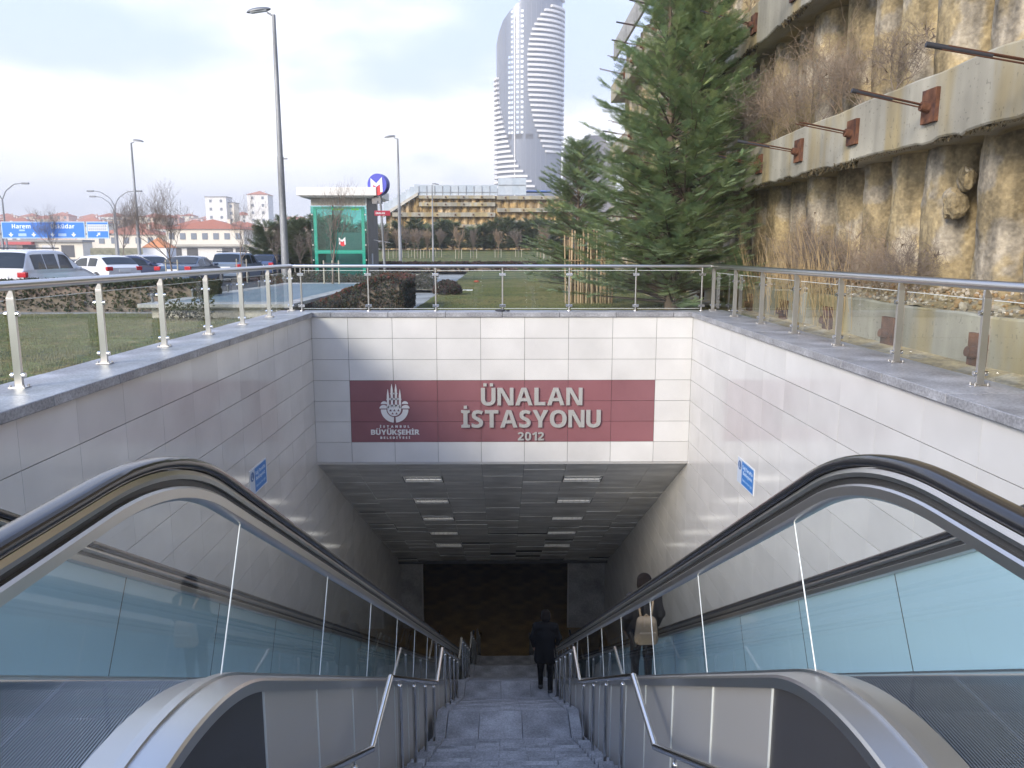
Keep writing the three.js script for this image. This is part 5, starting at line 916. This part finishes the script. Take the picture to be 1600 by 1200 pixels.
car('dark blue saloon behind the staked bare tree', [-14.75, -0.0, -38.2], 0, { kind: 'sedan', h: 1.4, color: C(0.05, 0.085, 0.14) });
car('blue grey estate car ahead of the dark blue saloon', [-14.55, 0, -44.5], 0, { kind: 'estate', h: 1.55, color: C(0.16, 0.21, 0.28) });
car('dark blue hatchback ahead of the blue grey estate car', [-14.6, 0, -50.6], 0, { kind: 'hatch', h: 1.45, color: C(0.05, 0.08, 0.16) });
car('silver saloon just left of the tall lamp post foot', [-14.5, 0, -57], 0, { kind: 'sedan', h: 1.5, color: C(0.4, 0.42, 0.46) });
car('pale blue hatchback between the tall lamp post and the kiosk', [-14.6, 0, -63.2], 0, { kind: 'hatch', h: 1.55, color: C(0.36, 0.42, 0.5) });

// ================================================================ town on the hillside
const hillY = (x, z) => 17 * sstep(-240, -640, z) * sstep(60, -120, x) + 4 * (fbm(x * 0.01, z * 0.01, 3, 3) - 0.5) * sstep(-240, -400, z);
terrain('hill', -700, 80, -200, -900, 60, 50, (x, z) => hillY(x, z) - 0.05, std({ color: C(0.3, 0.28, 0.2), map: T.mottle, roughness: 1 }), 0.05);
const wallMats = [[0.72, 0.66, 0.55, 'cream'], [0.76, 0.74, 0.7, 'white'], [0.68, 0.54, 0.42, 'peach'], [0.62, 0.42, 0.36, 'pink'], [0.6, 0.6, 0.6, 'grey']].map((c) => Object.assign(std({ color: C(c[0], c[1], c[2]), roughness: 0.8 }), { tint: c[3] }));
const roofMats = [std({ color: C(0.4, 0.15, 0.09), roughness: 0.9 }), std({ color: C(0.46, 0.2, 0.13), roughness: 0.9 }), std({ color: C(0.3, 0.29, 0.28), roughness: 0.9 })];
const winMat = phy({ color: C(0.2, 0.22, 0.25), roughness: 0.2 }), winGeo = new THREE.BoxGeometry(1.3, 1.5, 0.16);
function house(x, z, w, d, h, wm, rm, flat, label, group, floors, colsN, name = 'town_house') {
  const y = hillY(x, z) - 0.6, t = thing(name, label, 'house', [x, y, z], 0, group);
  part('wall', box(-w / 2, w / 2, 0, h, -d / 2, d / 2), wm, t, 0);
  if (flat) part('roof', box(-w / 2 - 0.25, w / 2 + 0.25, h, h + 0.5, -d / 2 - 0.25, d / 2 + 0.25), rm, t, 0);
  else { const g = new THREE.ConeGeometry(0.7071, 1, 4, 1).rotateY(Math.PI / 4).scale(w + 1, Math.min(2.6, w * 0.2), d + 1).translate(0, h + Math.min(2.6, w * 0.2) / 2, 0); const rf = part('roof', g.toNonIndexed(), rm, t, 0); rf.geometry.computeVertexNormals(); part('chimney', box(w * 0.2, w * 0.2 + 0.7, h + 0.3, h + 2.6, -0.4, 0.4), wm, rf, 0); }
  for (let f = 0; f < floors; f++) for (let c = 0; c < colsN; c++) { const m = sh(new THREE.Mesh(winGeo, winMat)); m.name = 'window'; m.position.set(-w / 2 + (c + 0.5) * w / colsN, (f + 0.55) * h / floors, d / 2 + 0.06); t.add(m); }
  return t;
}
{
  const r = mulberry(88), pick = (a) => a[Math.floor(r() * a.length)];
  for (let row = 0; row < 6; row++) {
    const z = -300 - row * 62;
    for (let x = z * 0.66; x < z * 0.2; ) {
      const w = R2(r, 9, 17), h = R2(r, 6, 11) + (row > 3 ? 1 : 0), wm = pick(wallMats), fl = r() < 0.3, rm = fl ? roofMats[2] : pick(roofMats.slice(0, 2));
      house(x + w / 2, z + R2(r, -16, 16), w, 10, h, wm, rm, fl, `small ${wm.tint} town house with ${fl ? 'a flat roof' : 'a red tiled roof'} on the far hillside`, `${wm.tint} ${fl ? 'flat' : 'red'} roofed hillside houses`, Math.max(2, Math.round(h / 3)), Math.max(2, Math.round(w / 4)));
      x += w + R2(r, 0.5, 7);
    }
  }
  const plain = roofMats[2];
  house(-158, -455, 11.5, 10, 22, wallMats[1], plain, true, 'tall white apartment tower, left of the two on the skyline', null, 5, 2, 'apartment_tower');
  house(-150.6, -457, 3.2, 9, 19, wallMats[0], plain, true, 'narrow cream wing beside the left white apartment tower', null, 5, 1, 'apartment_wing');
  house(-135, -455, 11.4, 10, 24, wallMats[1], roofMats[1], false, 'tall white apartment tower with a low red roof, right of the two on the skyline', null, 6, 2, 'apartment_tower');
  house(-73, -205, 19, 12, 7.6, wallMats[0], roofMats[0], false, 'long cream warehouse with a red tiled roof behind the parked cars', null, 2, 7, 'warehouse');
  house(-93, -206, 15, 11, 6.3, wallMats[0], roofMats[1], false, 'cream warehouse with a pinkish roof behind the grey street lamp', null, 2, 5, 'warehouse');
  const blk = house(-176, -250, 16, 12, 14, wallMats[1], plain, true, 'white block with red bands at the far left edge', null, 4, 4, 'apartment_block');
  for (const y of [5.2, 8.9]) part('red_band', box(-8, 8, y, y + 1.3, 6.16, 6.3), std({ color: C(0.5, 0.06, 0.07), roughness: 0.6 }), blk, 0);
  // concrete flyover wall and low sheds in the middle distance
  single('flyover_wall', 'long olive concrete parapet of a slip road behind the cars', 'wall', [box(-84, -58, 0.05, 2.3, -165, -166), prismZ([[-58, 0.05], [-52, 0.05], [-58, 2.3]], -166, -165)], std({ color: C(0.3, 0.29, 0.2), map: T.mottle, roughness: 0.9 }));
  const sh1 = thing('low_shed', 'long low white shed with dark openings behind the parked cars', 'shed', [-52, 0, -150]); part('wall', box(-11, 9, 0, 2.5, -3, 0), wallMats[1], sh1, 0); part('roof', box(-11.5, 9.5, 2.5, 2.9, -3.4, 0.8), M.offWhite, sh1, 0); for (const x of [-8.5, -5.5, 1, 3.5, 6]) part('opening', box(x - 1, x + 1, 0.5, 2.2, -0.02, 0.06), M.darkGrey, sh1, 0);
  const sh2 = thing('low_shed', 'low pale shop row under the blue road sign', 'shed', [-104, 0, -170]); part('wall', box(-14, 16, 0, 3.6, -4, 0), wallMats[0], sh2, 0); part('roof', box(-14.4, 16.4, 3.6, 4, -4.4, 0.8), roofMats[2], sh2, 0); for (let k = 0; k < 7; k++) part('opening', box(-12.5 + k * 4, -9.8 + k * 4, 0.4, 2.9, -0.02, 0.06), [M.darkGrey, wallMats[4]][k % 2], sh2, 0); part('awning', box(-3, 6, 3.0, 3.6, 0, 1.2), std({ color: C(0.5, 0.1, 0.1), roughness: 0.7 }), sh2, 0);
  const tent = thing('market_tent', 'small white and orange pointed tent behind the car park', 'tent', [-50, 0, -118]); part('canopy', new THREE.ConeGeometry(2.6, 1.5, 4).rotateY(Math.PI / 4).translate(0, 2.9, 0), std({ color: C(0.75, 0.3, 0.12), roughness: 0.8 }), tent, 0); part('wall', box(-1.7, 1.7, 0, 2.2, -1.7, 1.7), M.white, tent, 0);
}
// moving traffic on the motorway, tiny
{ const cc = [C(0.6, 0.6, 0.62), C(0.1, 0.1, 0.12), C(0.45, 0.05, 0.05), C(0.7, 0.7, 0.7), C(0.2, 0.25, 0.35)]; }

// ================================================================ residential tower
{
  const TX = 18, TZ = -555, t = thing('residential_tower', 'slender grey glass tower with white curved balcony bands', 'tower', [TX, 0, TZ]), A = 21.8, B = 17, PX = 2.265; // px per metre at that distance
  const yOf = (py) => 1.6 + 555 * Math.tan(Math.atan((600 - py) / 1240) - 0.16546), topY = (x) => { const k = [[-21.8, yOf(72)], [-20, yOf(55)], [-17.5, yOf(40)], [-13.5, yOf(28)], [-8.7, yOf(18)], [-4.8, yOf(10)], [-2.2, yOf(4)], [22, yOf(1)]]; for (let i = 0; i < k.length - 1; i++) if (x <= k[i + 1][0]) return lerp(k[i][1], k[i + 1][1], clamp((x - k[i][0]) / (k[i + 1][0] - k[i][0]))); return yOf(1); };
  const n = 96, pos = [], idx = [], top = []; for (let i = 0; i < n; i++) { const a = i / n * 2 * Math.PI, x = A * Math.sin(a), z = B * Math.cos(a); pos.push(x, 0, z, x, topY(x), z); } for (let i = 0; i < n; i++) { const a = i * 2, b = ((i + 1) % n) * 2; idx.push(a, b, a + 1, a + 1, b, b + 1); } const cI = pos.length / 3; pos.push(0, 160, 0); for (let i = 0; i < n; i++) idx.push(cI, i * 2 + 1, ((i + 1) % n) * 2 + 1);
  const g = new THREE.BufferGeometry(); g.setAttribute('position', new THREE.Float32BufferAttribute(pos, 3)); g.setIndex(idx);
  part('glass_shaft', toCreasedNormals(g, 0.6), phy({ color: C(0.2, 0.215, 0.25), roughness: 0.22, metalness: 0.25 }), t, 0);
  const wht = std({ color: C(0.72, 0.7, 0.67), roughness: 0.6 }), frameGrey = phy({ color: C(0.26, 0.27, 0.29), roughness: 0.4 });
  const arcBand = (p0, p1, y0, y1, r0, r1) => { const m = Math.max(4, Math.ceil(Math.abs(p1 - p0) / 0.1)), ps = [], ix = []; for (let i = 0; i <= m; i++) { const a = lerp(p0, p1, i / m); for (const [r, y] of [[r0, y0], [r1, y0], [r1, y1], [r0, y1]]) ps.push((A + r) * Math.sin(a), y, (B + r) * Math.cos(a)); } for (let i = 0; i < m; i++) for (let j = 0; j < 4; j++) { const k = (j + 1) % 4, a = i * 4 + j, b = i * 4 + k; ix.push(a, a + 4, b, b, a + 4, b + 4); } ix.push(0, 1, 2, 0, 2, 3); const o = m * 4; ix.push(o, o + 2, o + 1, o, o + 3, o + 2); const q = new THREE.BufferGeometry(); q.setAttribute('position', new THREE.Float32BufferAttribute(ps, 3)); q.setIndex(ix); return toCreasedNormals(q, 0.5); };
  const tab = (rows, y) => { if (y <= rows[0][0]) return rows[0][1]; for (let i = 0; i < rows.length - 1; i++) if (y <= rows[i + 1][0]) return lerp(rows[i][1], rows[i + 1][1], (y - rows[i][0]) / (rows[i + 1][0] - rows[i][0])); return rows[rows.length - 1][1]; };
  const right = [[19, 856], [27, 846], [38, 838], [55, 829], [75, 824], [95, 822], [150, 823], [165, 825], [178, 828], [190, 830], [200, 832], [212, 837], [223, 841], [240, 848], [246, 856]], left = [[66, 779], [158, 781], [175, 784], [190, 787], [205, 790], [215, 793], [222, 795], [240, 799], [253, 805], [265, 811], [275, 820], [283, 826], [290, 831], [300, 836]];
  const phi = (px) => Math.asin(clamp((px - 826) / 49.6, -0.999, 0.999));
  for (let py = 19; py < 300; py += 7.65) {
    const y = yOf(py);
    if (py < 246) { const a = phi(tab(right, py)); part('balcony_band', arcBand(a, 1.75, y - 0.65, y + 0.75, 0, 1.7), wht, t, 0); }
    if (py > 120) { const b = phi(tab(left, py)); if (b > -1.4 || py > 100) part('balcony_band', arcBand(-1.75, b, y - 0.65, y + 0.75, 0, 1.7), wht, t, 0); }
  }
  const wg = new THREE.BoxGeometry(1.6, 1.5, 0.2), wm = phy({ color: C(0.75, 0.78, 0.82), roughness: 0.06, metalness: 0.85 });
  for (let py = 28; py < 214; py += 7.65) for (const px of [796, 800, 808, 814.5]) { if (px < 797 && py < 90) continue; const a = phi(px), m = sh(new THREE.Mesh(wg, wm)); m.name = 'window'; m.position.set((A + 0.06) * Math.sin(a), yOf(py) - 0.3, (B + 0.06) * Math.cos(a)); m.rotation.y = Math.atan2(Math.sin(a) / A, Math.cos(a) / B); t.add(m); }
  for (const [x0, x1] of [[779, 783], [789, 799], [804, 815], [820, 831], [838, 845], [850, 854], [858, 862]]) part('plant_floor_opening', arcBand(phi(x0), phi(x1), yOf(222), yOf(214.5), 0.02, 0.2), M.darkGrey, t, 0);
  part('mullion', arcBand(phi(803.4), phi(804.6), 30, 150, 0.02, 0.5), wht, t, 0);
  for (let k = 0; k < 9; k++) { const a = phi(790 + k * 7.5); part('mullion', arcBand(a, a + 0.008, 20, Math.min(topY(A * Math.sin(a)) - 2, 158), 0.02, 0.16), frameGrey, t, 0); }
  part('crown', [arcBand(-0.25, 1.65, yOf(4), yOf(-4), -1.5, 1.5)], wht, t, 0);
  part('crown', rbox(-2, 20, yOf(-3), yOf(-14), -9, 12, 1), wht, t, 0);
  single('neighbour_tower', 'brownish apartment tower half hidden behind the conifers right of the grey tower', 'building', [box(46, 51, 0, 78, -600, -620), box(53, 82, 0, 79, -590, -620), box(60, 75, 79, 84, -592, -615)], std({ color: C(0.3, 0.26, 0.24), map: T.mottle, roughness: 0.7 }));
}
// ================================================================ people
function sdfGeo(bones, c, half, res, k = 0.03) {
  const mc = new MarchingCubes(res, new THREE.MeshStandardMaterial(), false, false, 90000); mc.isolation = 0;
  const n = res, h = n / 2, pre = bones.map(([a, b, r0, r1]) => { const dx = b[0] - a[0], dy = b[1] - a[1], dz = b[2] - a[2]; return [a, dx, dy, dz, 1 / Math.max(1e-9, dx * dx + dy * dy + dz * dz), r0, r1]; });
  for (let z = 0; z < n; z++) for (let y = 0; y < n; y++) for (let x = 0; x < n; x++) {
    const px = c[0] + (x - h) / h * half[0], py = c[1] + (y - h) / h * half[1], pz = c[2] + (z - h) / h * half[2]; let d = 9;
    for (const [a, dx, dy, dz, il, r0, r1] of pre) { const ax = px - a[0], ay = py - a[1], az = pz - a[2]; let t = (ax * dx + ay * dy + az * dz) * il; t = t < 0 ? 0 : t > 1 ? 1 : t; const ex = ax - dx * t, ey = ay - dy * t, ez = az - dz * t, q = Math.sqrt(ex * ex + ey * ey + ez * ez) - (r0 + (r1 - r0) * t); const m = Math.max(k - Math.abs(d - q), 0) / k; d = Math.min(d, q) - m * m * k * 0.25; }
    mc.field[x + y * n + z * n * n] = -d;
  }
  mc.update(); const cnt = mc.count, p = new Float32Array(cnt * 3);
  for (let i = 0; i < cnt; i++) { p[i * 3] = c[0] + mc.positionArray[i * 3] * half[0]; p[i * 3 + 1] = c[1] + mc.positionArray[i * 3 + 1] * half[1]; p[i * 3 + 2] = c[2] + mc.positionArray[i * 3 + 2] * half[2]; }
  let vol = 0; for (let i = 0; i < cnt * 3; i += 9) vol += p[i] * (p[i + 4] * p[i + 8] - p[i + 5] * p[i + 7]) - p[i + 1] * (p[i + 3] * p[i + 8] - p[i + 5] * p[i + 6]) + p[i + 2] * (p[i + 3] * p[i + 7] - p[i + 4] * p[i + 6]);
  if (vol < 0) for (let i = 0; i < cnt * 3; i += 9) for (let q = 0; q < 3; q++) { const t = p[i + 3 + q]; p[i + 3 + q] = p[i + 6 + q]; p[i + 6 + q] = t; }
  const g = new THREE.BufferGeometry(); g.setAttribute('position', new THREE.BufferAttribute(p, 3)); g.computeVertexNormals(); return toCreasedNormals(g, 1.2);
}
function person(label, pos, turn, o) {   // faces -z, feet at y 0
  const t = thing('person', label, 'person', pos, turn), H = o.h / 1.75, S = (b) => b.map(([a, c, r0, r1]) => [a.map((v) => v * H), c.map((v) => v * H), r0 * H, r1 * H]);
  const A = o.arm;   // per side: elbow, hand
  const arms = (f) => [-1, 1].flatMap((s, i) => { const sh0 = [s * 0.185, 1.42, 0.01], el = A[i][0], ha = A[i][1]; return [[[s * 0.06, 1.44, 0.01], sh0, 0.07 * f, 0.062 * f], [sh0, el, 0.055 * f, 0.044 * f], [el, ha, 0.043 * f, 0.032 * f]]; });
  const Lg = o.leg;   // per side: knee, ankle
  const legs = (f) => [-1, 1].flatMap((s, i) => [[[s * 0.09, 0.92, 0], Lg[i][0], 0.085 * f, 0.058 * f], [Lg[i][0], Lg[i][1], 0.056 * f, 0.04 * f]]);
  const torso = (f) => [[[-0.05, 0.95, 0], [-0.07, 1.25, 0], 0.11 * f, 0.11 * f], [[0.05, 0.95, 0], [0.07, 1.25, 0], 0.11 * f, 0.11 * f], [[0, 1.25, 0], [0, 1.42, 0.01], 0.12 * f, 0.09 * f]];
  const feet = [0, 1].map((i) => { const a = Lg[i][1]; return [[a[0], 0.045, a[2] + 0.03], [a[0] * 1.08, 0.035, a[2] - 0.14], 0.042, 0.034]; });
  const head = [[[0, 1.45, 0.01], [0, 1.55, 0], 0.055, 0.052], [[0, 1.655, -0.005], [0, 1.66, 0.015], 0.088, 0.092], [[0, 1.58, -0.045], [0, 1.62, -0.03], 0.05, 0.06], [[0, 1.632, -0.098], [0, 1.61, -0.112], 0.012, 0.017], [[-0.086, 1.63, 0.01], [-0.09, 1.665, 0.015], 0.014, 0.016], [[0.086, 1.63, 0.01], [0.09, 1.665, 0.015], 0.014, 0.016], [[-0.03, 1.585, -0.092], [0.03, 1.585, -0.092], 0.012, 0.012]];
  const hands = [0, 1].map((i) => { const h = A[i][1], e = A[i][0], d = V(h[0] - e[0], h[1] - e[1], h[2] - e[2]).normalize(), s = i ? 1 : -1, fw = V(0, 0, -1), b = []; const p = (f, q, u = 0) => [h[0] + d.x * f - s * u, h[1] + d.y * f, h[2] + d.z * f + q]; b.push([p(0.01, 0), p(0.085, 0), 0.026, 0.03]); [[-0.03, 0.07], [-0.01, 0.085], [0.01, 0.08], [0.03, 0.062]].forEach(([q, l]) => { b.push([p(0.09, q), p(0.09 + l * 0.55, q, 0.008), 0.0095, 0.009], [p(0.09 + l * 0.55, q, 0.008), p(0.09 + l, q, 0.026), 0.009, 0.0075]); }); b.push([p(0.03, -0.03), p(0.085, -0.062, 0.012), 0.012, 0.009]); return S(b); });
  const skin = std({ color: C(0.42, 0.26, 0.19), roughness: 0.6 });
  const body = [sdfGeo(S([...torso(1), ...arms(1), ...legs(1), ...feet, ...head]), [0, 0.92 * H, 0], [0.62, 0.98 * H, 0.62], 96, 0.03)];
  hands.forEach((b, i) => { const h = A[i][1].map((v) => v * H); body.push(sdfGeo(b, [h[0], h[1] - 0.07, h[2]], [0.14, 0.16, 0.14], 44, 0.008)); });
  body.push(sdfGeo(S(head), [0, 1.6 * H, 0], [0.16, 0.22, 0.18], 56, 0.02));
  part('body', body, skin, t, 0);
  const cloth = (n, b, col, c, half, res, kk = 0.04) => part(n, sdfGeo(S(b), c.map((v) => v * H), half.map((v) => v * H), res, kk), phy({ color: col, roughness: 0.95, specularIntensity: 0.25, bumpMap: T.fine, bumpScale: 0.002 }), t, 1);
  const hem = o.hem; cloth('coat', [...torso(1.22), ...arms(1.32), [[0, 1.4, 0.012], [0, 1.47, 0.012], 0.085, 0.07], [[-0.07, 1.0, 0], [-0.1, hem, 0.01], 0.135, 0.14], [[0.07, 1.0, 0], [0.1, hem, 0.01], 0.135, 0.14]], o.coat, [0, 1.1, 0], [0.6, 0.56, 0.6], 84);
  cloth('trousers', legs(1.22), o.trousers, [0, 0.52, 0], [0.4, 0.56, 0.5], 64);
  cloth('shoes', feet.map(([a, b, r0, r1]) => [a, b, r0 * 1.2, r1 * 1.22]), C(0.06, 0.06, 0.06), [0, 0.06, 0], [0.3, 0.14, 0.45], 56, 0.01);
  cloth('hair', o.long ? [[[0, 1.695, 0.012], [0, 1.65, 0.035], 0.106, 0.11], [[-0.03, 1.62, 0.05], [-0.04, 1.42, 0.075], 0.075, 0.055], [[0.03, 1.62, 0.05], [0.04, 1.42, 0.075], 0.075, 0.055]] : [[[0, 1.7, 0.012], [0, 1.64, 0.036], 0.1, 0.104]], C(0.012, 0.009, 0.008), [0, 1.55, 0.03], [0.2, 0.3, 0.2], 48);
  return t;
}
{
  const z = -10.513, y = yAt(BASE, z - 0.03) - 0.1;
  person('person in a dark coat wearing a tan backpack, riding down the right escalator', [1.98, y, z], 0.06, { h: 1.68, coat: C(0.035, 0.034, 0.036), trousers: C(0.03, 0.032, 0.04), hem: 0.88, long: true, arm: [[[-0.25, 1.16, 0.05], [-0.24, 0.92, -0.05]], [[0.26, 1.17, 0.02], [0.25, 0.94, -0.12]]], leg: [[[-0.1, 0.5, -0.02], [-0.1, 0.08, 0.01]], [[0.1, 0.5, -0.05], [0.11, 0.08, -0.02]]] });
  const b = thing('backpack', 'tan backpack on the back of the person on the right escalator', 'backpack', [1.98, y + 1.0, z + 0.27], 0.06), tan = std({ color: C(0.46, 0.34, 0.22), roughness: 0.85, bumpMap: T.fine, bumpScale: 0.002 });
  const g = new RoundedBoxGeometry(0.3, 0.4, 0.17, 5, 0.07), p = g.attributes.position; for (let i = 0; i < p.count; i++) { const yy = p.getY(i) / 0.2; p.setX(i, p.getX(i) * (1 - 0.14 * yy)); } g.computeVertexNormals(); part('bag', g, tan, b, 1);
  part('pocket', rbox(-0.12, 0.12, -0.16, 0.02, 0.07, 0.12, 0.02, 2), tan, b, 1);
  for (const s of [-1, 1]) part('strap', tubeAlong([V(s * 0.07, 0.17, -0.05), V(s * 0.1, 0.36, -0.08), V(s * 0.12, 0.44, -0.2), V(s * 0.13, 0.36, -0.36)], 0.016, 6, 16), tan, b, 1);
  part('handle', tubeAlong([V(-0.04, 0.19, -0.02), V(0, 0.23, -0.02), V(0.04, 0.19, -0.02)], 0.008, 6, 10), tan, b, 1);
}
person('person in black walking down the dark stairs by the right railing', [0.88, -7.497, -15.4], -0.1, { h: 1.76, coat: C(0.012, 0.012, 0.013), trousers: C(0.012, 0.012, 0.013), hem: 0.72, long: false, arm: [[[-0.27, 1.17, 0.03], [-0.25, 0.93, -0.1]], [[0.28, 1.17, -0.02], [0.24, 0.96, -0.16]]], leg: [[[-0.1, 0.5, -0.09], [-0.1, 0.08, -0.08]], [[0.1, 0.5, 0.0], [0.11, 0.08, 0.1]]] });
// small things left on the ground
single('litter', 'scrap of black rubbish on the end coping below the glass', 'litter', [new THREE.IcosahedronGeometry(0.05, 1).scale(2.6, 0.6, 1).translate(-0.05, 0.275, -18.12), new THREE.IcosahedronGeometry(0.03, 1).scale(1.6, 0.7, 1).translate(0.12, 0.27, -18.1)], M.sheath);
single('litter', 'small red scrap lying on the lawn behind the end railing', 'litter', new THREE.IcosahedronGeometry(0.1, 1).scale(1.4, 0.6, 1).translate(-1.3, 0.12, -40), std({ color: C(0.45, 0.1, 0.05), roughness: 0.8 }));
single('litter', 'pale flat scrap lying on the lawn behind the end railing', 'litter', rbox(-1.9, -1.2, 0.04, 0.08, -32, -32.3, 0.01), M.white);

scene.fog = new THREE.FogExp2(new THREE.Color(0.9, 0.92, 0.96), 0.00065);
scene.traverse((o) => { if (o.isMesh) { o.castShadow = true; o.receiveShadow = true; } });
renderer.render(scene, camera);
